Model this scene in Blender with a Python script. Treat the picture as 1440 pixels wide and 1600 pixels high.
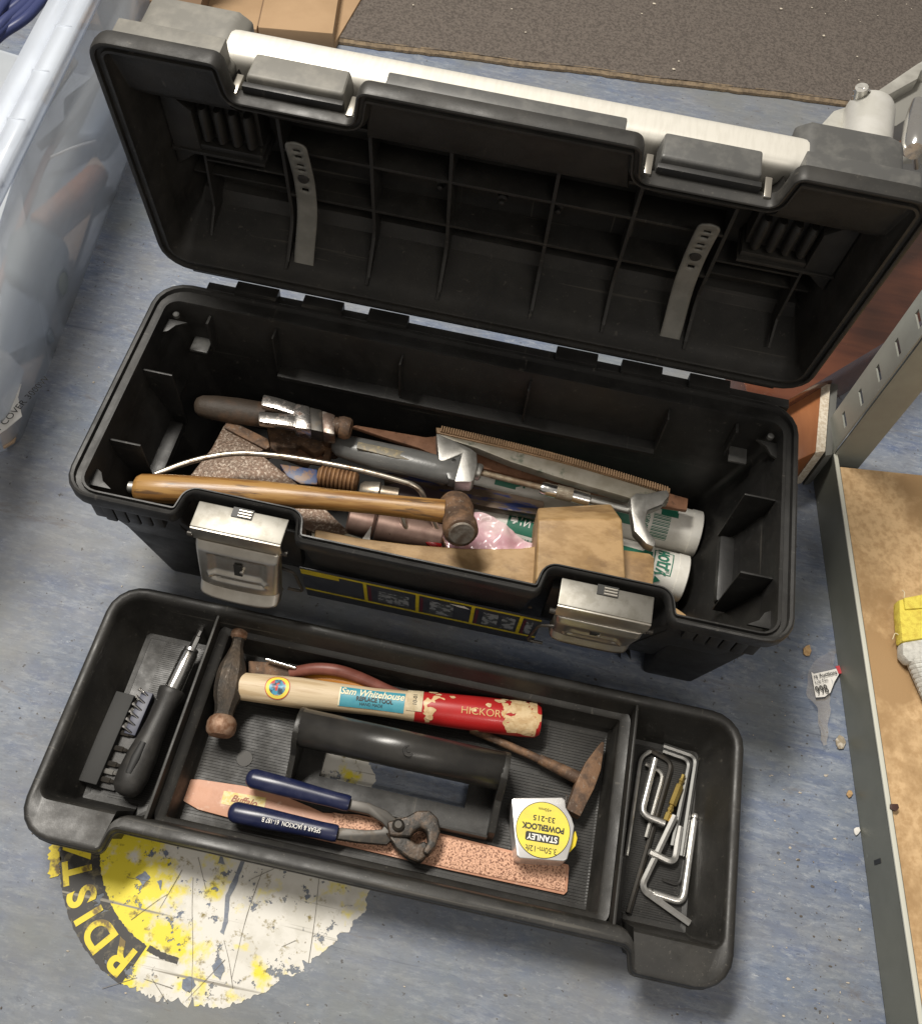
import bpy, bmesh, math, random
from mathutils import Vector, Matrix, noise
random.seed(7)
for o in list(bpy.data.objects): bpy.data.objects.remove(o)
S = bpy.context.scene
V = Vector
R_ = math.radians
# ------------------------------------------------------------------ camera
CP = V((0.0575, -0.3795, 0.9831)); PITCH, YAW, ROLL, F = 1.0486, 0.0736, 0.1437, 1462.54
cy, sy, cp, sp, cr, sr = math.cos(YAW), math.sin(YAW), math.cos(PITCH), math.sin(PITCH), math.cos(ROLL), math.sin(ROLL)
fw = V((-sy*cp, cy*cp, -sp)); r0 = V((cy, sy, 0)); u0 = r0.cross(fw)
rt = cr*r0 + sr*u0; up = -sr*r0 + cr*u0
cd = bpy.data.cameras.new('camera'); cam = bpy.data.objects.new('camera', cd); S.collection.objects.link(cam)
cam.matrix_world = Matrix(((rt.x, up.x, -fw.x, CP.x), (rt.y, up.y, -fw.y, CP.y), (rt.z, up.z, -fw.z, CP.z), (0, 0, 0, 1)))
cd.sensor_fit = 'HORIZONTAL'; cd.sensor_width = 36; cd.lens = 36*F/1440; cd.clip_start = .02; cd.clip_end = 60
S.camera = cam
# ------------------------------------------------------------------ light: ceiling lamp of the workshop, and an added fill
w = bpy.data.worlds.new('World'); S.world = w; w.use_nodes = True
wn = w.node_tree; wn.nodes['Background'].inputs[0].default_value = (1.0, .93, .84, 1); wn.nodes['Background'].inputs[1].default_value = .29
def lamp(name, loc, size, power, col, target=(0.05, 0, 0)):
    l = bpy.data.lights.new(name, 'AREA'); l.shape = 'RECTANGLE'; l.size, l.size_y = size; l.energy = power; l.color = col
    o = bpy.data.objects.new(name, l); S.collection.objects.link(o); o.location = loc
    o.rotation_euler = (V(target)-V(loc)).to_track_quat('-Z', 'Y').to_euler()
lamp('ceiling_or_fill_lamp', (-1.0, .80, 3.1), (1.3, .35), 128, (1, .95, .87))
lamp('ceiling_or_fill_lamp', (1.0, -1.5, 2.5), (1.2, .3), 13, (1, .93, .84))  # weaker fill from the front right, added for its highlights
vs = S.view_settings; vs.view_transform = 'Standard'; vs.look = 'None'; vs.exposure = .1; vs.gamma = 1
# ------------------------------------------------------------------ helpers
def P(x, y, z):                    # a point of the photograph on the level z
    d = fw + rt*((x-720)/F) - up*((y-800)/F); t = (z-CP.z)/d.z
    return CP + d*t
def col(c): return (c[0], c[1], c[2], 1)
MATS = {}
def M(name, c1, rough=.5, metal=0, c2=None, c3=None, scale=30, lo=.4, hi=.6, bump=0, bscale=300, bdist=.001,
      stretch=(1, 1, 1), rot=0, r2=None, scale3=60, lo3=.58, hi3=.68, spec=.5, det=6, coat=0):
    if name in MATS: return MATS[name]
    m = bpy.data.materials.new(name); m.use_nodes = True; nt = m.node_tree; N = nt.nodes; Lk = nt.links
    b = N['Principled BSDF']; b.inputs['Roughness'].default_value = rough; b.inputs['Metallic'].default_value = metal
    b.inputs['Specular IOR Level'].default_value = spec; b.inputs['Coat Weight'].default_value = coat
    b.inputs['Base Color'].default_value = col(c1)
    tc = N.new('ShaderNodeTexCoord'); mp = N.new('ShaderNodeMapping'); mp.inputs['Scale'].default_value = stretch
    mp.inputs['Rotation'].default_value = (0, 0, rot); Lk.new(tc.outputs['Object'], mp.inputs[0])
    def nz(s, d=det):
        n = N.new('ShaderNodeTexNoise'); n.inputs['Scale'].default_value = s; n.inputs['Detail'].default_value = d
        n.inputs['Roughness'].default_value = .62; Lk.new(mp.outputs[0], n.inputs['Vector']); return n
    def ramp(n, a, z):
        r = N.new('ShaderNodeMapRange'); r.inputs[1].default_value = a; r.inputs[2].default_value = z; Lk.new(n.outputs[0], r.inputs[0]); return r
    if c2:
        r = ramp(nz(scale), lo, hi); mx = N.new('ShaderNodeMix'); mx.data_type = 'RGBA'
        mx.inputs[6].default_value = col(c1); mx.inputs[7].default_value = col(c2); Lk.new(r.outputs[0], mx.inputs[0]); out = mx.outputs[2]
        if r2 is not None:
            q = N.new('ShaderNodeMapRange'); q.inputs[3].default_value = rough; q.inputs[4].default_value = r2
            Lk.new(r.outputs[0], q.inputs[0]); Lk.new(q.outputs[0], b.inputs['Roughness'])
        if c3:
            r = ramp(nz(scale3), lo3, hi3); m2 = N.new('ShaderNodeMix'); m2.data_type = 'RGBA'
            Lk.new(out, m2.inputs[6]); m2.inputs[7].default_value = col(c3); Lk.new(r.outputs[0], m2.inputs[0]); out = m2.outputs[2]
        Lk.new(out, b.inputs['Base Color'])
    if bump:
        bp = N.new('ShaderNodeBump'); bp.inputs['Strength'].default_value = bump; bp.inputs['Distance'].default_value = bdist
        Lk.new(nz(bscale, 3).outputs[0], bp.inputs['Height']); Lk.new(bp.outputs[0], b.inputs['Normal'])
    MATS[name] = m; return m
def link(name, me, parent=None, mat=None, mw=None):
    o = bpy.data.objects.new(name, me); S.collection.objects.link(o)
    if mat and not me.materials: me.materials.append(mat)
    if parent: o.parent = parent
    if mw is not None: o.matrix_local = mw
    return o
def mesh(name, vs_, fs, mat, parent=None, smooth=True, bevel=0, mw=None, ang=32, seg=2, tri=False):
    bm = bmesh.new(); bv = [bm.verts.new(v) for v in vs_]
    for f in fs:
        try: bm.faces.new([bv[i] for i in f])
        except ValueError: pass
    return fin(name, bm, mat, parent, smooth, bevel, mw, ang, seg)
def fin(name, bm, mat, parent=None, smooth=True, bevel=0, mw=None, ang=32, seg=2):
    bmesh.ops.remove_doubles(bm, verts=bm.verts, dist=1e-6)
    bmesh.ops.recalc_face_normals(bm, faces=bm.faces)
    if bevel:
        es = [e for e in bm.edges if len(e.link_faces) == 2 and e.calc_face_angle(0) > .5]
        bmesh.ops.bevel(bm, geom=es, offset=bevel, segments=seg, affect='EDGES', profile=.6, clamp_overlap=True)
    me = bpy.data.meshes.new(name); bm.to_mesh(me); bm.free()
    if smooth:
        me.shade_smooth(); me.set_sharp_from_angle(angle=R_(ang))
    return link(name, me, parent, mat, mw)
def bxf(a, b):
    x0, y0, z0 = a; x1, y1, z1 = b
    return ([(x0, y0, z0), (x1, y0, z0), (x1, y1, z0), (x0, y1, z0), (x0, y0, z1), (x1, y0, z1), (x1, y1, z1), (x0, y1, z1)],
            [(0, 3, 2, 1), (4, 5, 6, 7), (0, 1, 5, 4), (1, 2, 6, 5), (2, 3, 7, 6), (3, 0, 4, 7)])
def box(name, a, b, mat, parent=None, bevel=.001, mw=None, **k):
    v, f = bxf(a, b); return mesh(name, v, f, mat, parent, bevel=bevel, mw=mw, **k)
def boxes(name, lst, mat, parent=None, mw=None, bevel=0):
    v, f = [], []
    for a, b in lst:
        vv, ff = bxf(a, b); n = len(v); v += vv; f += [tuple(i+n for i in q) for q in ff]
    bm = bmesh.new(); bv = [bm.verts.new(q) for q in v]
    for q in f: bm.faces.new([bv[i] for i in q])
    if bevel: bmesh.ops.bevel(bm, geom=bm.edges[:], offset=bevel, segments=1, affect='EDGES')
    me = bpy.data.meshes.new(name); bm.to_mesh(me); bm.free(); me.shade_smooth(); me.set_sharp_from_angle(angle=R_(30))
    return link(name, me, parent, mat, mw)
def prism(name, pts, z0, z1, mat, parent=None, bevel=.001, mw=None, **k):
    n = len(pts); v = [(p[0], p[1], z0) for p in pts]+[(p[0], p[1], z1) for p in pts]
    f = [tuple(range(n-1, -1, -1)), tuple(range(n, 2*n))]+[(i, (i+1) % n, n+(i+1) % n, n+i) for i in range(n)]
    return mesh(name, v, f, mat, parent, bevel=bevel, mw=mw, **k)
def lathe(name, prof, mat, parent=None, mw=None, n=28, sq=1.0, k=0, ang=32, wob=0):
    # profile of (x, r) about local X; sq flattens z; k = polygonal sides if given
    n = k or n; v, f = [], []
    for (x, r) in prof:
        for i in range(n):
            a = 2*math.pi*(i+.5)/n; v.append((x, math.cos(a)*r, math.sin(a)*r*sq))
    m = len(prof)
    for j in range(m-1):
        for i in range(n): f.append((j*n+i, j*n+(i+1) % n, (j+1)*n+(i+1) % n, (j+1)*n+i))
    f.append(tuple(range(n-1, -1, -1))); f.append(tuple((m-1)*n+i for i in range(n)))
    if wob: v = [tuple(V(q)+V(noise.noise_vector(V(q)*90))*wob) for q in v]
    return mesh(name, v, f, mat, parent, mw=mw, ang=ang)
def fillet(pts, r, n=6):
    pts = [V(p) for p in pts]; out = [pts[0]]
    for i in range(1, len(pts)-1):
        a, b, c = pts[i-1], pts[i], pts[i+1]; d1 = (a-b); d2 = (c-b)
        q = min(r, d1.length*.48, d2.length*.48); p1 = b+d1.normalized()*q; p2 = b+d2.normalized()*q
        for j in range(n+1):
            t = j/n; out.append((1-t)**2*p1+2*t*(1-t)*b+t*t*p2)
    return out+[pts[-1]]
def tube(name, pts, rad, mat, parent=None, n=12, cap=True, sq=1, mw=None, ang=40):
    pts = [V(p) for p in pts]; m = len(pts); rr = rad if isinstance(rad, (list, tuple)) else [rad]*m
    T = [(pts[min(i+1, m-1)]-pts[max(i-1, 0)]).normalized() for i in range(m)]
    nrm = T[0].orthogonal().normalized()
    z = V((0, 0, 1)); nrm = (z-T[0]*z.dot(T[0])).normalized() if abs(T[0].z) < .95 else nrm
    v, f = [], []
    for i in range(m):
        nrm = (nrm-T[i]*nrm.dot(T[i])).normalized(); b = T[i].cross(nrm)
        for j in range(n):
            a = 2*math.pi*(j+.5)/n; v.append(pts[i]+b*math.cos(a)*rr[i]+nrm*math.sin(a)*rr[i]*sq)
    for i in range(m-1):
        for j in range(n): f.append((i*n+j, i*n+(j+1) % n, (i+1)*n+(j+1) % n, (i+1)*n+j))
    f.append(tuple(range(n-1, -1, -1))); f.append(tuple((m-1)*n+j for j in range(n)))
    return mesh(name, v, f, mat, parent, mw=mw, ang=ang)
def frame(p0, p1, upv=(0, 0, 1)):    # local X from p0 to p1, local Z near up
    p0, p1 = V(p0), V(p1); x = (p1-p0).normalized(); z = V(upv); z = (z-x*z.dot(x)).normalized(); y = z.cross(x)
    return Matrix(((x.x, y.x, z.x, p0.x), (x.y, y.y, z.y, p0.y), (x.z, y.z, z.z, p0.z), (0, 0, 0, 1)))
def thing(name, label, cat, mw=None, group=None):
    o = bpy.data.objects.new(name, None); S.collection.objects.link(o); o.empty_display_size = .02
    if mw is not None: o.matrix_world = mw if isinstance(mw, Matrix) else Matrix.Translation(V(mw))
    o['label'] = label; o['category'] = cat
    if group: o['group'] = group
    return o
def tag(o, label, cat, group=None):
    o['label'] = label; o['category'] = cat
    if group: o['group'] = group
    return o
def text(name, s, size, mat, parent, mw, conform=None, sx=1, shear=0, align='CENTER', bold=0):
    c = bpy.data.curves.new(name, 'FONT'); c.body = s; c.size = size; c.align_x = align; c.align_y = 'CENTER'; c.shear = shear; c.offset = bold
    o = bpy.data.objects.new(name, c); S.collection.objects.link(o); bpy.context.view_layer.update()
    me = bpy.data.meshes.new_from_object(o.evaluated_get(bpy.context.evaluated_depsgraph_get()))
    bpy.data.objects.remove(o); me.materials.clear()
    for v in me.vertices: v.co.x *= sx
    if conform:
        for v in me.vertices: v.co = conform(v.co)
    return link(name, me, parent, mat, mw)
def Tm(x=0, y=0, z=0, rz=0, rx=0, ry=0):
    return Matrix.Translation((x, y, z)) @ Matrix.Rotation(rz, 4, 'Z') @ Matrix.Rotation(ry, 4, 'Y') @ Matrix.Rotation(rx, 4, 'X')
def pxpoly(q, z, inv):               # outline given on the level z, in a thing's own coordinates
    return [tuple((inv @ P(x, y, z))[:2]) for x, y in q]
# ------------------------------------------------------------------ materials
def dirty(name, base, dust, rough=.42, amt=.5, fleck=.66):
    m = bpy.data.materials.new(name); m.use_nodes = True; nt = m.node_tree; N = nt.nodes; K = nt.links; b = N['Principled BSDF']
    tc = N.new('ShaderNodeTexCoord')
    def nz(s, st=(1, 1, 1), d=6, rg=.65, off=0, rot=(0, 0, 0)):
        mp = N.new('ShaderNodeMapping'); mp.inputs['Scale'].default_value = st; mp.inputs['Location'].default_value = (off, off, off); mp.inputs['Rotation'].default_value = rot
        n = N.new('ShaderNodeTexNoise'); n.inputs['Scale'].default_value = s; n.inputs['Detail'].default_value = d; n.inputs['Roughness'].default_value = rg
        K.new(tc.outputs['Object'], mp.inputs[0]); K.new(mp.outputs[0], n.inputs['Vector']); return n.outputs[0]
    def mr(s, a, z, o1=1):
        r = N.new('ShaderNodeMapRange'); r.inputs[1].default_value = a; r.inputs[2].default_value = z; r.inputs[4].default_value = o1; K.new(s, r.inputs[0]); return r.outputs[0]
    def mix(a, c, f):
        x = N.new('ShaderNodeMix'); x.data_type = 'RGBA'
        if isinstance(a, tuple): x.inputs[6].default_value = col(a)
        else: K.new(a, x.inputs[6])
        x.inputs[7].default_value = col(c); K.new(f, x.inputs[0]); return x.outputs[2]
    h = tuple(i*.5+j*.5 for i, j in zip(base, dust))
    c = mix(base, h, mr(nz(14, d=8), .42, .72, amt))
    c = mix(c, tuple(i*.7 for i in base), mr(nz(26, off=5), .5, .7, .8))
    c = mix(c, dust, mr(nz(70, d=8, rg=.8, off=3), .56, .80, amt*.8))
    c = mix(c, tuple(i*1.5 for i in dust), mr(nz(420, d=2, off=7), fleck+.02, fleck+.09, .6))
    c = mix(c, tuple(i*1.3 for i in dust), mr(nz(60, (.07, 2.6, 2.6), 3, .5, 2, (0, 0, .5)), .68, .74, .55))
    c = mix(c, tuple(i*1.3 for i in dust), mr(nz(60, (2.6, .07, 2.6), 3, .5, 9, (0, 0, -.3)), .68, .74, .55))
    K.new(c, b.inputs['Base Color'])
    r = N.new('ShaderNodeMapRange'); r.inputs[1].default_value = .35; r.inputs[2].default_value = .7; r.inputs[3].default_value = rough-.06; r.inputs[4].default_value = rough+.26; K.new(nz(22, d=8, off=11), r.inputs[0]); K.new(r.outputs[0], b.inputs['Roughness'])
    bp = N.new('ShaderNodeBump'); bp.inputs['Strength'].default_value = .3; bp.inputs['Distance'].default_value = .0003; K.new(nz(800, d=3), bp.inputs['Height']); K.new(bp.outputs[0], b.inputs['Normal'])
    MATS[name] = m; return m
black = dirty('black_plastic', (.011, .0108, .0105), (.055, .051, .044))
lidblk = dirty('lid_plastic', (.0135, .0128, .0115), (.062, .056, .046), .48, .6)
trayblk = dirty('tray_plastic', (.0135, .0128, .0115), (.075, .069, .058), .42, .55, .645)
black = M('black_plastic', (.013, .0125, .012), .42, c2=(.026, .024, .022), scale=9, lo=.42, hi=.75, bump=.25, bscale=900, bdist=.0003, r2=.6, c3=(.10, .092, .08), scale3=160, lo3=.66, hi3=.8)
lidblk = M('lid_plastic', (.013, .0122, .011), .5, c2=(.036, .032, .027), scale=11, lo=.4, hi=.8, bump=.2, bscale=900, bdist=.0003, c3=(.085, .078, .066), scale3=220, lo3=.66, hi3=.78)
trayblk = M('tray_plastic', (.014, .0132, .012), .42, c2=(.026, .024, .021), scale=12, lo=.4, hi=.7, bump=.25, bscale=800, bdist=.0003, r2=.58, c3=(.16, .145, .12), scale3=130, lo3=.66, hi3=.82)
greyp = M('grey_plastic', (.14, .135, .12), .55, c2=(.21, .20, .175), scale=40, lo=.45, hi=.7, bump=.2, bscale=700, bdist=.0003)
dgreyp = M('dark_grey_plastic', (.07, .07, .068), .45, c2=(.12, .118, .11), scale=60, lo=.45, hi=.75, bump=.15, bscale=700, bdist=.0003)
strapm = M('grey_rubber', (.15, .147, .13), .5, c2=(.20, .195, .175), scale=30)
alu = M('brushed_aluminium', (.80, .77, .70), .36, 0.55, c2=(.66, .63, .56), scale=30, stretch=(.2, 6, 6), lo=.4, hi=.8)
silver = M('cast_silver', (.42, .41, .385), .42, .85, c2=(.27, .26, .235), scale=60, lo=.45, hi=.7, bump=.2, bscale=500, bdist=.0004)
nickel = M('nickel_latch', (.60, .57, .51), .36, 1, c2=(.42, .385, .33), scale=25, lo=.4, hi=.7, r2=.4, c3=(.42, .26, .15), scale3=120, lo3=.68, hi3=.8)
chrome = M('chrome', (.80, .79, .77), .16, 1, c2=(.62, .6, .57), scale=120, lo=.5, hi=.8, r2=.35)
darkst = M('dark_steel', (.045, .041, .036), .42, .55, c2=(.085, .068, .05), scale=90, lo=.5, hi=.75, r2=.6)
rust = M('rusty_iron', (.085, .052, .034), .68, .3, c2=(.19, .108, .06), scale=60, lo=.44, hi=.60, c3=(.26, .22, .18), scale3=260, lo3=.58, hi3=.72, bump=.5, bscale=400, bdist=.0008)
hamst = M('worn_hammer_steel', (.06, .053, .046), .5, .6, c2=(.12, .09, .065), scale=60, lo=.4, hi=.7, c3=(.30, .27, .24), scale3=240, lo3=.62, hi3=.75, bump=.5, bscale=250, bdist=.001)
rustend = M('rusty_face', (.20, .10, .055), .6, .4, c2=(.34, .22, .15), scale=120, bump=.4, bscale=400)
tinm = M('pitted_shiny_steel', (.60, .57, .54), .22, .95, c2=(.16, .12, .10), scale=90, lo=.56, hi=.63, r2=.5, bump=.3, bscale=200, bdist=.0006)
speck = M('speckled_axe_iron', (.13, .09, .065), .5, .5, c2=(.15, .095, .065), scale=30, c3=(.40, .34, .28), scale3=420, lo3=.50, hi3=.68, bump=.7, bscale=320, bdist=.0012)
woodh = M('varnished_ash', (.35, .195, .062), .36, c2=(.22, .105, .03), scale=20, stretch=(.5, 5, 5), lo=.45, hi=.57, c3=(.11, .06, .028), scale3=34, lo3=.55, hi3=.63, bump=.2, bscale=60)
mallw = M('beech_mallet', (.41, .265, .125), .55, c2=(.29, .175, .07), scale=34, stretch=(.8, 1.5, 1.5), lo=.44, hi=.60, c3=(.15, .085, .038), scale3=24, lo3=.52, hi3=.74, bump=.35, bscale=260, bdist=.0006)
hickw = M('pale_hickory', (.58, .46, .30), .5, c2=(.46, .34, .2), scale=26, stretch=(.5, 6, 6), lo=.46, hi=.58, c3=(.2, .14, .08), scale3=110, lo3=.7, hi3=.76, bump=.2, bscale=80)
redp = M('chipped_red_paint', (.42, .018, .018), .3, c2=(.33, .014, .014), scale=20, c3=(.62, .45, .24), scale3=42, lo3=.625, hi3=.632, det=2.5, coat=.2)
navy = M('navy_dipped_vinyl', (.010, .014, .048), .3, c2=(.02, .024, .062), scale=60, lo=.45, hi=.6, c3=(.08, .08, .10), scale3=110, lo3=.66, hi3=.74)
yellow = M('yellow_print', (.80, .67, .07), .5, c2=(.72, .60, .09), scale=60, c3=(.45, .38, .08), scale3=90, lo3=.66, hi3=.72, stretch=(.5, 2, 1))
white = M('white_plastic', (.82, .80, .74), .42, c2=(.64, .61, .53), scale=25, lo=.45, hi=.75, c3=(.4, .34, .26), scale3=120, lo3=.72, hi3=.8)
green = M('green_print', (.02, .165, .10), .5, c2=(.025, .19, .12), scale=50)
ink = M('black_print', (.02, .02, .018), .5)
paper = M('white_paper', (.78, .76, .72), .7, c2=(.70, .68, .64), scale=60)
brass = M('brass', (.80, .60, .20), .25, 1, c2=(.68, .49, .15), scale=90)
blackr = M('black_rubber', (.020, .019, .018), .5, c2=(.045, .042, .038), scale=60, lo=.45, hi=.8, bump=.4, bscale=900, bdist=.0004)
orangew = M('orange_laminate', (.30, .115, .042), .35, c2=(.22, .075, .026), scale=18, stretch=(3, .5, 1), lo=.35, hi=.7, coat=.3)
redw = M('red_brown_laminate', (.12, .038, .018), .22, c2=(.075, .022, .012), scale=10, stretch=(.6, 4, 1), rot=.7, c3=(.5, .3, .2), scale3=80, lo3=.7, hi3=.76, coat=.5)
chip = M('chipboard', (.60, .41, .22), .75, c2=(.44, .28, .135), scale=130, lo=.42, hi=.64, c3=(.36, .225, .105), scale3=6.5, lo3=.51, hi3=.60, bump=.4, bscale=500, bdist=.0006)
chipe = M('chipboard_edge', (.66, .60, .50), .8, c2=(.48, .40, .3), scale=260)
beamm = M('grey_green_paint', (.16, .165, .14), .42, c2=(.135, .14, .118), scale=12, c3=(.34, .34, .30), scale3=50, lo3=.69, hi3=.74, stretch=(1, .25, 1))
postm = M('grey_painted_steel', (.30, .31, .275), .4, c2=(.27, .275, .245), scale=20)
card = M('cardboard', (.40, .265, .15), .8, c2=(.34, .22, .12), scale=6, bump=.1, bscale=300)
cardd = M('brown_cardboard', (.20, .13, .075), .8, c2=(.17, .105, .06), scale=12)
bluec = M('blue_cable', (.03, .04, .12), .4)

# ------------------------------------------------------------------ the floor
def floor_mat():
    m = bpy.data.materials.new('blue_vinyl_floor'); m.use_nodes = True; nt = m.node_tree; N = nt.nodes; K = nt.links; b = N['Principled BSDF']
    tc = N.new('ShaderNodeTexCoord')
    def nz(s, st=(1, 1, 1), d=7, rg=.6, dist=0, off=0, rot=0):
        mp = N.new('ShaderNodeMapping'); mp.inputs['Scale'].default_value = st; mp.inputs['Location'].default_value = (off, off, 0); mp.inputs['Rotation'].default_value = (0, 0, rot)
        n = N.new('ShaderNodeTexNoise'); n.inputs['Scale'].default_value = s; n.inputs['Detail'].default_value = d; n.inputs['Roughness'].default_value = rg; n.inputs['Distortion'].default_value = dist
        K.new(tc.outputs['Object'], mp.inputs[0]); K.new(mp.outputs[0], n.inputs['Vector']); return n.outputs[0]
    def mr(s, a, z, o0=0, o1=1):
        r = N.new('ShaderNodeMapRange'); r.inputs[1].default_value = a; r.inputs[2].default_value = z; r.inputs[3].default_value = o0; r.inputs[4].default_value = o1; K.new(s, r.inputs[0]); return r.outputs[0]
    def mix(a, c, f, typ='MIX'):
        x = N.new('ShaderNodeMix'); x.data_type = 'RGBA'; x.blend_type = typ
        if isinstance(a, tuple): x.inputs[6].default_value = col(a)
        else: K.new(a, x.inputs[6])
        x.inputs[7].default_value = col(c)
        if isinstance(f, float): x.inputs[0].default_value = f
        else: K.new(f, x.inputs[0])
        return x.outputs[2]
    c = mix((.125, .160, .235), (.185, .215, .27), mr(nz(7, (.5, 2.0, 1), 6, .6, .3, 0, .2), .35, .65))
    c = mix(c, (.075, .11, .22), mr(nz(15, (.35, 2.4, 1), 8, .7, .4, 3.1, .2), .48, .68, 0, .8))
    c = mix(c, (.28, .31, .355), mr(nz(46, (.5, 2.0, 1), 8, .75, .2, 4.4, .2), .50, .66, 0, .75))
    c = mix(c, (.10, .125, .18), mr(nz(60, (.2, 2.8, 1), 8, .75, .2, 6.4, .2), .54, .72, 0, .6))
    c = mix(c, (.33, .365, .42), mr(nz(22, (.4, 2.2, 1), 9, .75, .5, 7.7, .2), .55, .70, 0, .65))
    c = mix(c, (.32, .345, .38), mr(nz(95, (.7, 1.6, 1), 8, .75, .3, 14.4, .2), .52, .66, 0, .65))
    c = mix(c, (.08, .10, .15), mr(nz(120, (.7, 1.6, 1), 8, .75, .3, 16.4, .2), .52, .66, 0, .6))
    c = mix(c, (.33, .35, .375), mr(nz(40, (.6, 2.2, 1), 9, .8, .8, 18.4, .1), .60, .70, 0, .55))
    c = mix(c, (.42, .45, .49), mr(nz(90, (.6, 1.8, 1), 9, .82, .6, 24.4, .2), .60, .635, 0, .75))
    c = mix(c, (.055, .075, .13), mr(nz(95, (.6, 1.8, 1), 9, .82, .6, 29.4, .2), .60, .635, 0, .7))
    c = mix(c, (.16, .175, .17), mr(nz(4, (1, 1, 1), 5, .6, 0, 12), .5, .68, 0, .75))
    c = mix(c, (.195, .19, .175), mr(nz(2.6, (1, 1, 1), 7, .68, 0, 21), .44, .62, 0, .62))
    c = mix(c, (.16, .10, .06), mr(nz(7, (1, 1, 1), 8, .7, 0, 31), .66, .76, 0, .6))
    c = mix(c, (.06, .055, .05), mr(nz(130, (1, 1, 1), 3, .6, 0, 5), .665, .70, 0, .85))
    c = mix(c, (.12, .095, .075), mr(nz(24, (.4, 1.6, 1), 8, .75, .6, 44), .60, .70, 0, .55))
    c = mix(c, (.50, .50, .50), mr(nz(60, (.15, 2.5, 1), 4, .6, 0, 9, .3), .70, .80, 0, .5))
    c = mix(c, (.06, .07, .10), mr(nz(50, (.06, 2.2, 1), 3, .5, .5, 2, 1.2), .69, .75, 0, .6))
    K.new(c, b.inputs['Base Color']); 
    K.new(mr(nz(14, (1, 1, 1), 6, .6, 0, 17), .35, .7, .56, .80), b.inputs['Roughness'])
    bp = N.new('ShaderNodeBump'); bp.inputs['Strength'].default_value = .25; bp.inputs['Distance'].default_value = .001
    K.new(nz(60, (.6, 2, 1), 6), bp.inputs['Height']); K.new(bp.outputs[0], b.inputs['Normal'])
    return m
fl = mesh('floor', [(-4, -3, 0), (4, -3, 0), (4, 5, 0), (-4, 5, 0)], [(0, 1, 2, 3)], floor_mat(), smooth=False); fl['kind'] = 'structure'

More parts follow.
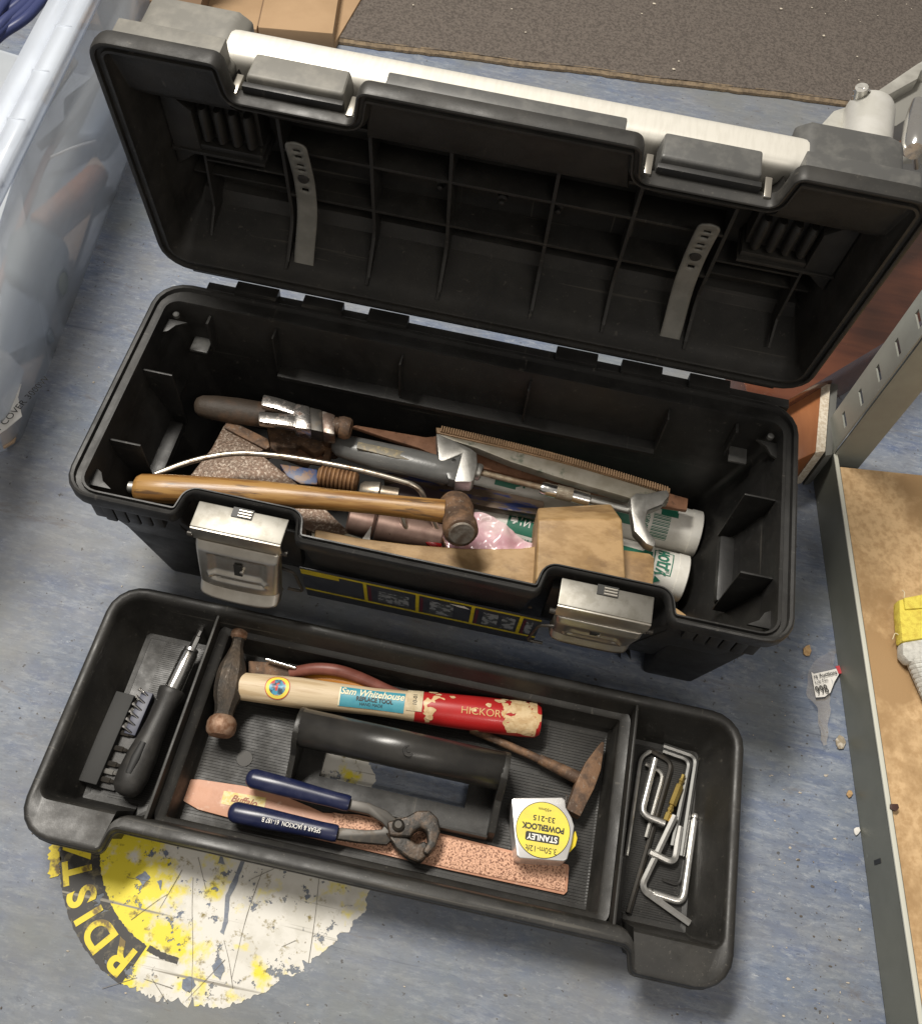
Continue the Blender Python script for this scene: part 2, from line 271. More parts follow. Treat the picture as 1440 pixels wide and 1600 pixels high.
# floor sticker: torn round distancing sign
SC = V((-.142, -.232, 0)); SR = .160
def sticker():
    t = thing('floor_sticker', 'torn round white floor sticker with worn yellow and black distancing text, under the black tray', 'sticker', SC)
    def worn(name, base, c2, thr, hole, sc2=26):
        m = bpy.data.materials.new(name); m.use_nodes = True; nt = m.node_tree; N = nt.nodes; K = nt.links; b = N['Principled BSDF']; out = N['Material Output']
        b.inputs['Roughness'].default_value = .55
        tc = N.new('ShaderNodeTexCoord')
        def nz(s, off, d=6, rg=.6, st=(1, 1, 1), rot=0):
            mp = N.new('ShaderNodeMapping'); mp.inputs['Location'].default_value = (off, off*.7, 0); mp.inputs['Scale'].default_value = st; mp.inputs['Rotation'].default_value = (0, 0, rot)
            n = N.new('ShaderNodeTexNoise'); n.inputs['Scale'].default_value = s; n.inputs['Detail'].default_value = d; n.inputs['Roughness'].default_value = rg
            K.new(tc.outputs['Object'], mp.inputs[0]); K.new(mp.outputs[0], n.inputs['Vector']); return n.outputs[0]
        def mr(s, a, z):
            r = N.new('ShaderNodeMapRange'); r.inputs[1].default_value = a; r.inputs[2].default_value = z; K.new(s, r.inputs[0]); return r.outputs[0]
        def mix(a, c, f):
            x = N.new('ShaderNodeMix'); x.data_type = 'RGBA'
            if isinstance(a, tuple): x.inputs[6].default_value = col(a)
            else: K.new(a, x.inputs[6])
            x.inputs[7].default_value = col(c); K.new(f, x.inputs[0]); return x.outputs[2]
        c = mix(base, c2, mr(nz(sc2, 4), thr, thr+.1))
        if name == 'worn_white':
            # remains of yellow, stronger towards the sign's left half
            sep = N.new('ShaderNodeSeparateXYZ'); K.new(tc.outputs['Object'], sep.inputs[0])
            gx = N.new('ShaderNodeMapRange'); gx.inputs[1].default_value = -.12; gx.inputs[2].default_value = .06; gx.inputs[3].default_value = .24; gx.inputs[4].default_value = -.03; K.new(sep.outputs[0], gx.inputs[0])
            ad = N.new('ShaderNodeMath'); K.new(gx.outputs[0], ad.inputs[0]); K.new(nz(24, 9, 5), ad.inputs[1])
            c = mix(c, (.74, .62, .035), mr(ad.outputs[0], .54, .64))
            c = mix(c, (.20, .15, .03), mr(nz(75, 2, 5, .7), .57, .68))
        c = mix(c, (.25, .23, .19), mr(nz(60, 8, 3, .6, (.05, 2, 1), .9), .65, .70))
        c = mix(c, (.25, .23, .19), mr(nz(50, 3, 3, .6, (.05, 2, 1), 1.6), .65, .70))
        K.new(c, b.inputs['Base Color'])
        tr = N.new('ShaderNodeBsdfTransparent'); ms = N.new('ShaderNodeMixShader')
        K.new(mr(nz(38, 1, 8, .72), hole, hole+.008), ms.inputs[0]); K.new(b.outputs[0], ms.inputs[1]); K.new(tr.outputs[0], ms.inputs[2]); K.new(ms.outputs[0], out.inputs[0])
        return m
    wm = worn('worn_white', (.66, .64, .585), (.58, .56, .50), .5, .585)
    ym = worn('worn_yellow', (.72, .57, .03), (.16, .11, .03), .50, .60, 60)
    km = worn('worn_black', (.028, .026, .024), (.14, .12, .07), .55, .60, 90)
    # torn outline (radius by angle, jagged)
    n = 720; pts = []
    for i in range(n):
        a = 2*math.pi*i/n; q = V((math.cos(a), math.sin(a), 0))
        big = noise.noise(q*2.3+V((3, 1, 0)))*.009; jag = noise.noise(q*14)*.006+noise.noise(q*34)*.004+noise.noise(q*90)*.0012
        low = max(0, -q.y)*(.3+.7*(noise.noise(q*3+V((9, 0, 0))) > 0))   # fibres torn at the lower edge
        strip = low*max(0, noise.noise(V((q.x*34, 2, 0)))-.05)*.022; jag *= .5+abs(noise.noise(q*5))*1.6
        r = SR-.006+big+jag-strip; pts.append((q.x*r, q.y*r))
    v = [(0, 0, .0006)]+[(x, y, .0006) for x, y in pts]
    mesh('paper_layer', v, [(0, i+1, (i+1) % n+1) for i in range(n)], wm, t, smooth=False)
    def ring(name, r0, r1, a0, a1, z, m, jag=.002, steps=160):
        vv, ff = [], []
        for i in range(steps+1):
            a = R_(a0+(a1-a0)*i/steps); q = V((math.cos(a), math.sin(a), 0)); e = noise.noise(q*45+V((r0*9, 0, 0)))*jag
            e2 = noise.noise(q*50+V((r1*9, 5, 0)))*jag
            vv += [(q.x*(r0+e), q.y*(r0+e), z), (q.x*(r1+e2), q.y*(r1+e2), z)]
        for i in range(steps): ff.append((2*i, 2*i+1, 2*i+3, 2*i+2))
        return mesh(name, vv, ff, m, t, smooth=False)
    ring('yellow_edge', .156, .166, 168, 207, .0009, ym, .004)
    ring('black_ring', .1185, .156, 120, 252, .0009, km, .0015)
    ring('black_remnant', .1165, .122, 253, 268, .0009, km, .001, 40)
    def px2(x, y): q_ = P(x, y, 0)-SC; return V((q_.x, q_.y, .0014))
    scm = M('scratch_grime', (.17, .155, .13), .7)
    for ln_ in ([(302, 1372), (300, 1420), (302, 1478), (299, 1562)], [(499, 1368), (493, 1430), (482, 1505)], [(410, 1362), (385, 1430), (362, 1530)], [(225, 1530), (270, 1545)], [(200, 1372), (235, 1378)], [(205, 1438), (250, 1405), (262, 1398)],
                [(350, 1470), (358, 1500), (364, 1545)], [(392, 1375), (435, 1355)], [(238, 1530), (262, 1568)], [(160, 1545), (215, 1528)], [(285, 1360), (250, 1420)], [(322, 1390), (310, 1340)], [(440, 1480), (462, 1470)], [(290, 1565), (352, 1500)]):
        q_ = [px2(*a_) for a_ in ln_]; v_ = []
        q_ = fillet(q_, .02, 4) if len(q_) > 2 else q_
        for k_, a_ in enumerate(q_):
            d_ = (q_[min(k_+1, len(q_)-1)]-q_[max(k_-1, 0)]).normalized(); n_ = V((-d_.y, d_.x, 0))*random.uniform(.00012, .00032)
            v_ += [a_-n_, a_+n_]
        mesh('scratch', v_, [(2*k_, 2*k_+1, 2*k_+3, 2*k_+2) for k_ in range(len(q_)-1)], scm, t, smooth=False)
    for tn in ([(378, 1342), (383, 1345), (372, 1378), (360, 1402), (356, 1440), (349, 1462), (344, 1456), (350, 1440), (352, 1400), (366, 1372)], [(285, 1530), (300, 1526), (306, 1540), (296, 1551), (284, 1546)], [(330, 1510), (345, 1498), (352, 1512), (344, 1532), (336, 1524)], [(212, 1372), (228, 1362), (236, 1372), (224, 1384)], [(246, 1378), (254, 1376), (252, 1392)], [(340, 1350), (346, 1332), (352, 1350)]):
        q_ = [px2(*a_) for a_ in tn]; v_ = []
        for k_ in range(len(q_)):
            a_, b_ = q_[k_], q_[(k_+1) % len(q_)]
            for z_ in range(4):
                c_ = a_.lerp(b_, z_/4); c_ = c_+V((noise.noise(c_*300), noise.noise(c_*300+V((5, 5, 5))), 0))*.0012; c_.z = .0011; v_.append(c_)
        mesh('torn_hole', v_, [tuple(range(len(v_)))], fl.data.materials[0], t, smooth=False)
    rr = .1385
    for ch, a in zip('RDISTA', (246, 233.5, 225, 217, 207, 197.5)):
        th = R_(a); mw = Matrix.Translation((math.cos(th)*rr, math.sin(th)*rr, .0013)) @ Matrix.Rotation(th-math.pi/2, 4, 'Z')
        text('letter', ch, .0365, ym, t, mw, bold=.0011)
sticker()

# ------------------------------------------------------------------ rim outlines
def offring(poly, d, z, n=5, plane='xy'):
    # poly: (x, y, radius, tag of edge leaving this corner); d: dict tag -> inward offset
    m = len(poly); out = []
    def line(i):
        a = V(poly[i][:2]); b = V(poly[(i+1) % m][:2]); t = (b-a).normalized(); nn = V((-t.y, t.x)); o = d[poly[i][3]] if isinstance(d, dict) else d
        return a+nn*o, t, o
    for i in range(m):
        p1, t1, o1 = line((i-1) % m); p2, t2, o2 = line(i)
        cr_ = t1.x*t2.y-t1.y*t2.x; s = ((p2-p1).x*t2.y-(p2-p1).y*t2.x)/cr_; c = p1+t1*s
        o = (o1+o2)/2; r = max(.0015, poly[i][2]-o if cr_ > 0 else poly[i][2]+o)
        ang = abs(math.atan2(cr_, t1.dot(t2))); q = r*math.tan(ang/2); A = c-t1*q; B = c+t2*q
        nn = V((-t1.y, t1.x)) * (1 if cr_ > 0 else -1); ctr = A+nn*r
        a0 = math.atan2((A-ctr).y, (A-ctr).x); da = ang*(1 if cr_ > 0 else -1)
        for j in range(n+1):
            a = a0+da*j/n; out.append((ctr.x+math.cos(a)*r, ctr.y+math.sin(a)*r, z))
    return out
def scl(ring, cx, cyy, sx, sy_):
    return [(cx+(x-cx)*sx, cyy+(y-cyy)*sy_, z) for x, y, z in ring]
def loft(name, rings, mat, parent=None, cap0=True, cap1=True, mw=None, ang=35):
    n = len(rings[0]); v = [p for r in rings for p in r]; f = []
    for j in range(len(rings)-1):
        for i in range(n): f.append((j*n+i, j*n+(i+1) % n, (j+1)*n+(i+1) % n, (j+1)*n+i))
    if cap0: f.append(tuple(range(n-1, -1, -1)))
    if cap1: f.append(tuple((len(rings)-1)*n+i for i in range(n)))
    return mesh(name, v, f, mat, parent, mw=mw, ang=ang)
H, W, L = .204, .278, .70
h = L/2
def NF(front, nback, sgn=1):
    return [(-.236, front), (-.231, nback), (-.127, nback), (-.121, front), (.112, front), (.118, nback), (.229, nback), (.235, front)]
nf = NF(0, .029)
BP = [(-h, 0, .03, 'F'), (nf[0][0], nf[0][1], .010, 'S'), (nf[1][0], nf[1][1], .009, 'N'), (nf[2][0], nf[2][1], .009, 'S'), (nf[3][0], nf[3][1], .010, 'F'),
      (nf[4][0], nf[4][1], .010, 'S'), (nf[5][0], nf[5][1], .009, 'N'), (nf[6][0], nf[6][1], .009, 'S'), (nf[7][0], nf[7][1], .010, 'F'),
      (h, 0, .03, 'R'), (h, W, .035, 'B'), (-h, W, .035, 'L')]
def D(f, n, s, b): return {'F': f, 'N': n, 'S': n, 'R': s, 'L': s, 'B': b}
# ------------------------------------------------------------------ tool box
tb = thing('tool_box', 'large black plastic tool box standing open, full of old tools, with two metal latches', 'tool box', (0, 0, 0))
cx0, cy0 = 0, W/2
rings = [scl(offring(BP, D(.060, .034, .016, .030), .001), cx0+.008, cy0, .865, .90),
         scl(offring(BP, D(.020, .006, .011, .012), .050), cx0+.006, cy0, .885, .90),
         scl(offring(BP, D(.012, .004, .014, .014), H-.05), cx0, cy0, .975, .985),
         offring(BP, D(.011, .004, .014, .014), H-.034), offring(BP, D(.011, .004, .014, .014), H-.018),
         offring(BP, D(.001, .001, .001, .001), H-.0165), offring(BP, D(0, 0, 0, 0), H-.013),
         offring(BP, D(0, 0, 0, 0), H-.004), offring(BP, D(.0012, .001, .0012, .0012), H-.001), offring(BP, D(.003, .002, .003, .003), H),
         offring(BP, D(.0045, .003, .006, .006), H-.0005), offring(BP, D(.0052, .0035, .007, .008), H-.005), offring(BP, D(.0078, .0048, .0125, .021), H-.0055),
         offring(BP, D(.0085, .0053, .0135, .022), H-.002), offring(BP, D(.0100, .0065, .0165, .025), H-.002), offring(BP, D(.0108, .0072, .0175, .026), H-.005),
         offring(BP, D(.0125, .0085, .0195, .028), H-.05),
         scl(offring(BP, D(.024, .012, .022, .030), .056), cx0, cy0, .905, .945),
         scl(offring(BP, D(.064, .040, .028, .034), .010), cx0, cy0, .885, .93)]
body = loft('body', rings, black, tb)
# inner wall relief
rl = []
for x in (-.292, -.10, .045, .20, .292): pass
def wallbars(lst, name='rib', mat=black):
    for a, b in lst: box(name, a, b, mat, tb, bevel=.0015)
for x in (-.215, -.075, .065, .215):
    wallbars([((x-.0012, .236, .135), (x+.0012, .251, H-.012))])
box('wall_step', (-.215, .232, .126), (.215, .249, .1325), black, tb, bevel=.002)
for s in (-1, 1):
    for yy in (.075, .165):
        wallbars([((min(s*.300, s*.332), yy-.0013, .10), (max(s*.300, s*.332), yy+.0013, H-.014))])
    box('wall_step', (min(s*.300, s*.318), .080, .100), (max(s*.300, s*.318), .160, .112), black, tb, bevel=.004)
    # corner ledges and boss
    for yy, q in ((.022, 1), (.238, -1)):
        prism('corner_ledge', [(s*.333, yy), (s*.310, yy), (s*.321, yy+q*.007), (s*.326, yy+q*.016), (s*.333, yy+q*.020)], H-.020, H-.0165, black, tb, bevel=.0006)
    lathe('boss_pin', [(0, .0035), (.004, .0035), (.005, .002)], dgreyp, tb, mw=Matrix.Translation((s*.324, .243, H-.0165)) @ Matrix.Rotation(-math.pi/2, 4, 'Y'), n=14)
    # bracket tabs on the back wall
    box('wall_tab', (s*.302-.010, .230, .148), (s*.302+.010, .250, .1515), dgreyp, tb, bevel=.001)
    box('wall_tab', (s*.288-.0015, .238, .147), (s*.288+.0015, .250, H-.012), black, tb, bevel=.0006)
# ribbed grips under the rim at the front corners
for s in (-1, 1):
    for k in range(6):
        x = s*(.322-k*.0125)
        box('grip_rib', (x-.0057, .0035+(.003 if k == 0 else 0), H-.050+.002*k), (x+.0057, .0115, H-.017), black, tb, bevel=.002)
    box('side_grip', (min(s*.335, s*.345), .04, H-.05), (max(s*.335, s*.345), .24, H-.017), black, tb, bevel=.003)
# feet
for s in (-1, 1):
    xo0, xo1, xi = (-.290, -.307, -.232) if s < 0 else (.310, .322, .254)
    mesh('foot', [(xo0, .030, 0), (xi, .030, 0), (xi, .075, 0), (xo0, .075, 0), (xo1*1.028, .0195, .125), (xi, .0195, .125), (xi, .030, .125), (xo1*1.028, .030, .125)], bxf((0, 0, 0), (1, 1, 1))[1], black, tb, bevel=.007, seg=3)
# front label strip (worn)
def label():
    lw = .125
    m1 = M('label_dark', (.030, .033, .042), .35, c2=(.045, .048, .058), scale=40)
    m2 = M('label_yellow', (.60, .47, .02), .4, c2=(.45, .34, .02), scale=50)
    m3 = M('label_grey', (.24, .25, .26), .4, c2=(.06, .065, .07), scale=110, lo=.48, hi=.52)
    m4 = M('label_maroon', (.10, .02, .03), .4)
    # plane in front of the tapered wall
    za, zb = .124, .040; ya, yb = .0155, .0235
    mw = frame((-lw, yb-.0015, zb), (lw, yb-.0015, zb), V((0, -(za-zb), -(yb-ya))))   # local y up along the wall
    # build with local x along, local y along wall upwards
    X = V((1, 0, 0)); Y = V((0, ya-yb, za-zb)).normalized(); Z = X.cross(Y)
    mw = Matrix(((X.x, Y.x, Z.x, 0), (X.y, Y.y, Z.y, yb-.003), (X.z, Y.z, Z.z, zb), (0, 0, 0, 1)))
    ll = V((0, za-zb, ya-yb)).length
    lab = box('product_label', (-lw, 0, -.0002), (lw, ll, .0006), m1, tb, bevel=0, mw=mw)
    def bar(x0, x1, y0, y1, m, z=.0009): box('label_print', (x0, y0, z-.0002), (x1, y1, z), m, lab, bevel=0)
    bar(-lw, lw, ll-.008, ll-.004, m2); bar(-lw, lw, .020, .024, m2); bar(-lw, -.085, ll-.016, ll-.004, m2, .0011)
    xs = [-.125, -.058, -.003, .055, .105]
    for x in xs[1:]: bar(x-.0018, x+.0018, .024, ll-.008, m2, .00105); bar(x+.003, x+.006, .026, ll-.014, m4)
    for x0, x1 in ((.010, .035), (.066, .082), (.086, .100), (.110, .118)): bar(x0, x1, .030, ll-.018, m3)
    bar(-.045, -.012, .032, ll-.022, m3)
    mesh('torn_flap', [(.030, ll-.012, .0013), (.046, ll-.005, .003), (.052, ll-.009, .004), (.040, ll-.016, .0013)], [(0, 1, 2, 3)], paper, lab)
label()

# hinge plates leave slots through which the floor shows
box('hinge_strip', (-.300, W-.003, H-.012), (.338, W+.0085, H-.001), black, tb, bevel=.001)
slots = [(-.221, -.193), (-.149, -.121), (-.077, .085), (.130, .156), (.200, .229), (.273, .328)]
px0 = -.268
for a, b in slots:
    box('hinge_knuckle', (px0, W-.004, H-.010), (a, W+.0125, H+.0055), black, tb, bevel=.0012); px0 = b

# ------------------------------------------------------------------ lid
LA = 1.6698; LO = V((0, .2884, .2128)); LAx = V((0, math.cos(LA), math.sin(LA))); LDx = V((0, math.sin(LA), -math.cos(LA)))
# local frame of the lid: x along, y = from hinge to front edge, z = away from opening... right-handed needs -x, so mirror via z inwards
LM = Matrix(((1, 0, 0, LO.x), (0, LAx.y, -LDx.y, LO.y), (0, LAx.z, -LDx.z, LO.z), (0, 0, 0, 1)))  # local z points into the opening; depth = -z
WL = .2833
nl = NF(WL, WL-.036)
hl = .349
LP_ = [(-hl, 0, .032, 'B'), (hl, 0, .032, 'R'), (hl, WL, .020, 'F'), (nl[7][0], WL, .010, 'S'), (nl[6][0], nl[6][1], .008, 'N'), (nl[5][0], nl[5][1], .008, 'S'), (nl[4][0], WL, .010, 'F'),
       (nl[3][0], WL, .010, 'S'), (nl[2][0], nl[2][1], .008, 'N'), (nl[1][0], nl[1][1], .008, 'S'), (nl[0][0], WL, .010, 'F'), (-hl, WL, .020, 'L')]
def LD_(f, n, s, b): return {'F': f, 'N': n, 'S': min(n, .012), 'R': s, 'L': s, 'B': b}
lr = lambda d, z, **k: offring(LP_, d, -z)
rings = [scl(lr(LD_(.086, .050, .030, .022), .094), 0, WL/2, .96, .95), scl(lr(LD_(.076, .040, .022, .014), .085), 0, WL/2, .97, .97),
         lr(LD_(.070, .034, .013, .011), .034), lr(LD_(.053, .018, .012, .010), .021), lr(LD_(.008, .003, .009, .009), .017), lr(LD_(.001, .001, .001, .001), .016), lr(0, .012), lr(0, .003), lr(LD_(.001, .001, .001, .001), .0006), lr(LD_(.0025, .002, .0025, .0025), 0),
         lr(LD_(.004, .003, .005, .004), .0005), lr(LD_(.005, .004, .0055, .005), .004), lr(LD_(.009, .007, .009, .009), .0045), lr(LD_(.0095, .0075, .0095, .010), .002), lr(LD_(.012, .009, .012, .012), .002), lr(LD_(.0125, .0095, .0125, .013), .004),
         lr(LD_(.015, .012, .014, .0135), .009), lr(LD_(.057, .022, .018, .018), .0165), lr(LD_(.075, .039, .018, .022), .030), scl(lr(LD_(.076, .041, .022, .034), .068), 0, WL/2, .985, .98), scl(lr(LD_(.080, .046, .026, .046), .0755), 0, WL/2, .985, .965), scl(lr(LD_(.081, .047, .028, .048), .0855), 0, WL/2, .985, .96)]
lid = loft('lid', rings, lidblk, tb, mw=LM)
box('hinge_leaf', (-.318, -.0030, -.012), (.318, .0040, -.0015), black, lid, bevel=.001)
lid['label'] = 'black lid hinged wide open with ribbed inside'
def lb(name, x0, x1, a0, a1, d0, d1, m=lidblk, bev=.001, par=lid): return box(name, (x0, a0, -d1), (x1, a1, -d0), m, par, bevel=bev)
for x in (-.215, -.127, -.05, .05, .127, .215):
    # rib with a foot that follows the hinge wall
    pts = [(.019, .013), (.019, .018), (.048, .048), (.062, .054), (.205, .054), (.205, .0865), (.045, .0865)]
    v = [(x-.0018, a, -d) for a, d in pts]+[(x+.0018, a, -d) for a, d in pts]; n = len(pts)
    mesh('rib', v, [tuple(range(n)), tuple(range(2*n-1, n-1, -1))]+[(i, (i+1) % n, n+(i+1) % n, n+i) for i in range(n)], lidblk, lid, bevel=.0004)
for a in (.086, .146, .190): lb('rib', -.214, .214, a-.0018, a+.0018, .0545, .0865, bev=.0006)
for a in (.108,):
    for s in (-1, 1): lb('rib', min(s*.217, s*.30), max(s*.217, s*.30), a-.0014, a+.0014, .058, .0865)
for x, a in ((-.062, .122), (.0, .118), (.056, .121)):
    lathe('screw_stub', [(0, .006), (.012, .005), (.014, .003), (.018, .0028), (.019, .001)], lidblk, lid, mw=Matrix.Translation((x, a, -.0855)) @ Matrix.Rotation(-math.pi/2, 4, 'Y'), n=14)
for s in (-1, 1):
    # screw-bit pocket: a raised box with a comb of four slots
    prism('pocket', [(s*.325, .105), (s*.296, .130), (s*.296, .178), (s*.325, .205)], -.086, -.048, lidblk, lid, bevel=.003)
    lb('comb_base', min(s*.236, s*.298), max(s*.236, s*.298), .138, .182, .060, .085, bev=.002)
    for k in range(4):
        x = s*(.288-k*.0145)
        lathe('comb_rib', [(0, .004), (.002, .0052), (.034, .0052), (.038, .0035)], lidblk, lid, mw=Matrix.Translation((x, .142, -.056)) @ Matrix.Rotation(math.pi/2, 4, 'Z'), n=16, sq=1.6)
    lb('comb_back', min(s*.234, s*.30), max(s*.234, s*.30), .1305, .137, .050, .084)
    lb('pocket_shelf', min(s*.326, s*.232), max(s*.326, s*.232), .1265, .1305, .046, .084)
    mesh('gusset', [(s*.300-.0014, a_, -d_) for a_, d_ in ((.03, .028), (.05, .050), (.125, .06), (.125, .086), (.04, .086))]+[(s*.300+.0014, a_, -d_) for a_, d_ in ((.03, .028), (.05, .050), (.125, .06), (.125, .086), (.04, .086))], [(0, 1, 2, 3, 4), (9, 8, 7, 6, 5)]+[(i_, (i_+1) % 5, 5+(i_+1) % 5, 5+i_) for i_ in range(5)], lidblk, lid, bevel=.0004)
    lb('rib', min(s*.217, s*.318), max(s*.217, s*.318), .0835, .0865, .062, .0865)
    # rubber strap
    x0 = s*.198
    pts = [(x0, .004, .013), (x0, .03, .030), (x0-s*.002, .07, .048), (x0-s*.003, .11, .050), (x0-s*.004, .145, .043), (x0-s*.004, .178, .036)]
    pts = [V(p) for p in pts]; rows = []
    NN = 40
    def cat(ps, t):
        q = t*(len(ps)-1); i = min(int(q), len(ps)-2); f_ = q-i; p0, p1, p2, p3 = ps[max(i-1, 0)], ps[i], ps[i+1], ps[min(i+2, len(ps)-1)]
        return .5*((2*p1)+(-p0+p2)*f_+(2*p0-5*p1+4*p2-p3)*f_*f_+(-p0+3*p1-3*p2+p3)*f_**3)
    v = []; hw = .0105
    cells = set()
    NU = 6
    for i in range(NN+1):
        c = cat(pts, i/NN); e = (i/NN-.93)/.07
        wdt = hw*(math.sqrt(max(0.02, 1-e*e)) if e > 0 else 1)
        for j in range(NU+1): v.append((c.x+wdt*(j/NU*2-1), c.y, -c.z))
    f = []
    holes = {22, 25, 29, 31, 34, 36}
    for i in range(NN):
        for j in range(NU):
            if i in holes and 1 < j < 4: continue
            f.append((i*(NU+1)+j, i*(NU+1)+j+1, (i+1)*(NU+1)+j+1, (i+1)*(NU+1)+j))
    st = mesh('strap', v, f, strapm, lid); st['label'] = 'grey rubber holding strap, %s of the two' % ('left' if s < 0 else 'right')
    md = st.modifiers.new('thickness', 'SOLIDIFY'); md.thickness = .0018; md.offset = 0
    for t_ in (.66, .07):
        c = cat(pts, t_); lathe('strap_button', [(-.012, .004), (.001, .004), (.0011, .0058), (.003, .0052), (.0036, .0028)], blackr, lid, mw=Matrix.Translation((c.x, c.y, -c.z)) @ Matrix.Rotation(-math.pi/2, 4, 'Y'), n=18)
# carrying bar, end brackets and latch keepers on the outside front edge of the lid
bar_pts = [(x, .2290, -.080) for x in [-.275, .275]]
prism('handle_bar', [(-.275, .2085), (.275, .2085), (.275, .2505), (-.275, .2505)], -.0865, -.0480, M('dull_aluminium', (.62, .60, .545), .45, .3, c2=(.58, .56, .505), scale=60, stretch=(4, .6, .6), lo=.46, hi=.6, c3=(.5, .47, .42), scale3=90, lo3=.66, hi3=.72), lid, bevel=.013, seg=6)

lb('edge_flange', -.102, .096, WL-.020, WL-.003, .016, .032, dgreyp, .002)
for s in (-1, 1):
    x0, x1 = s*.236, s*.332
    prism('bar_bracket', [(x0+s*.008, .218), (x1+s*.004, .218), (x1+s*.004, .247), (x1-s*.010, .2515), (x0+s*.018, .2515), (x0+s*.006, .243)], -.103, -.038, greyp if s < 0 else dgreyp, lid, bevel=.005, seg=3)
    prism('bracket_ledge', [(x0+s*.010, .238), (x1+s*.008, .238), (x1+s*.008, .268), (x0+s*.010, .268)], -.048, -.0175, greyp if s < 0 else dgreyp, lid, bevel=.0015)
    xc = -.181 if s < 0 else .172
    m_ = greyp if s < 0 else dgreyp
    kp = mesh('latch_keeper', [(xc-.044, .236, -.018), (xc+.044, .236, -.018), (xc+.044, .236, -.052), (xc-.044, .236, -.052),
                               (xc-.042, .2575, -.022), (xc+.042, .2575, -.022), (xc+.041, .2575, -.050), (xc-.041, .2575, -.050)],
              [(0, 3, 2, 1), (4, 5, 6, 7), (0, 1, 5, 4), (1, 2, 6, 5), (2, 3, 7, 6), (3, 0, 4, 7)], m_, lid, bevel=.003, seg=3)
    lb('keeper_mouth_shade', xc-.0435, xc+.0435, .232, .2545, .0125, .0182, black, .001)  # black plate paints the shaded front below the keeper's lit top
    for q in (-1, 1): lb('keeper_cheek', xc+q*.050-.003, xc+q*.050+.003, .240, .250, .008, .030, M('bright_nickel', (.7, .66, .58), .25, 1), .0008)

# ------------------------------------------------------------------ latches
def latch(xc, ang, lab, wdt, Lc=.068):
    hw = wdt/2
    lt = box('latch', (-hw, -.004, -.003), (hw, .0235, .0015), M('nickel_top', (.25, .24, .215), .48, 1, c2=(.20, .19, .165), scale=60, lo=.46, hi=.6), tb, bevel=.0012, mw=Tm(xc, .0, H-.006)); lt['label'] = lab
    box('front_fold', (-hw, -.006, -.020), (hw, -.0035, .0005), nickel, lt, bevel=.001)
    box('latch_slot', (-.010, .014, .0012), (.010, .0243, .0026), ink, lt, bevel=0)
    for k in range(3): tube('slot_bar', [(-.0035, .0155+k*.003, .0028), (.009, .0155+k*.003, .0028)], .0011, nickel, lt, n=8)
    for q in (-1, 1): lathe('rivet', [(-.003, .0028), (.003, .0028)], darkst, lt, mw=Tm(q*(hw+.002), -.004, -.016), n=12)
    # pressed cover, built as a grid: u across, v down
    nu, nv = 36, 40; v = []
    for j in range(nv+1):
        t = j/nv
        for i in range(nu+1):
            q = i/nu*2-1; x = q*hw*.97*(1-.03*t)
            d = .006+.005*math.sin(min(1, t/.85)*math.pi*.55)*(1-abs(q)**6)     # outward bulge
            if t < .13: d -= (.13-t)*.03
            # dished panel with a lip
            ex = abs(q)/.68; ey = abs((t-.43)/.25); e = max(ex, ey)
            if e < 1: d -= .0045*min(1, (1-e)*5)
            if ey < 1 and ex < 1 and t > .52 and t < .60+.06*(1-q*q): d += .003*math.sin((t-.52)/.14*math.pi) if t < .66 else 0
            # lower flared lip
            arc = .03*(1-q*q)
            if t > .82: d = d-.0035*min(1, (t-.82)/.03) + (t-.85)*.06*(t > .85)
            if abs(q) > .93: d -= (abs(q)-.93)*.09
            v.append((x, -d, -t*Lc*(1+arc*.0)-arc*.18*t*t*.9))
    f = [(j*(nu+1)+i, j*(nu+1)+i+1, (j+1)*(nu+1)+i+1, (j+1)*(nu+1)+i) for j in range(nv) for i in range(nu)]
    c = mesh('latch_cover', v, f, nickel, lt, mw=Tm(0, -.0045, -.0195, rx=-ang), ang=60)
    md = c.modifiers.new('thickness', 'SOLIDIFY'); md.thickness = .0012; md.offset = -1
    kh = box('keyhole', (-.0035, -.0075, -.038), (.0045, -.0055, -.022), ink, c, bevel=0)
    lathe('lock_pin', [(0, .0021), (.0028, .0021), (.0035, .0012)], nickel, c, mw=Matrix.Translation((.0045, -.0055, -.031)) @ Matrix.Rotation(-math.pi/2, 4, 'Z'), n=14)
    # wire bail
    s = 1 if xc < 0 else -1
    tube('wire_bail', fillet([(s*(hw-.004), -.006, -.045), (s*(hw+.010), -.008, -.045), (s*(hw+.017), -.010, -.082), (s*(hw+.001), -.010, -.082)], .006), .0016, darkst, lt, n=8)
latch(-.1765, R_(12), 'nickel latch hanging straight down, left of the two', .088)
latch(.1745, R_(-16), 'nickel latch tucked inwards, right of the two', .088, .066)
for xc in (-.1765, .1745):
    box('latch_backplate', (xc-.050, .024, .10), (xc+.050, .034, H-.030), black, tb, bevel=.002)
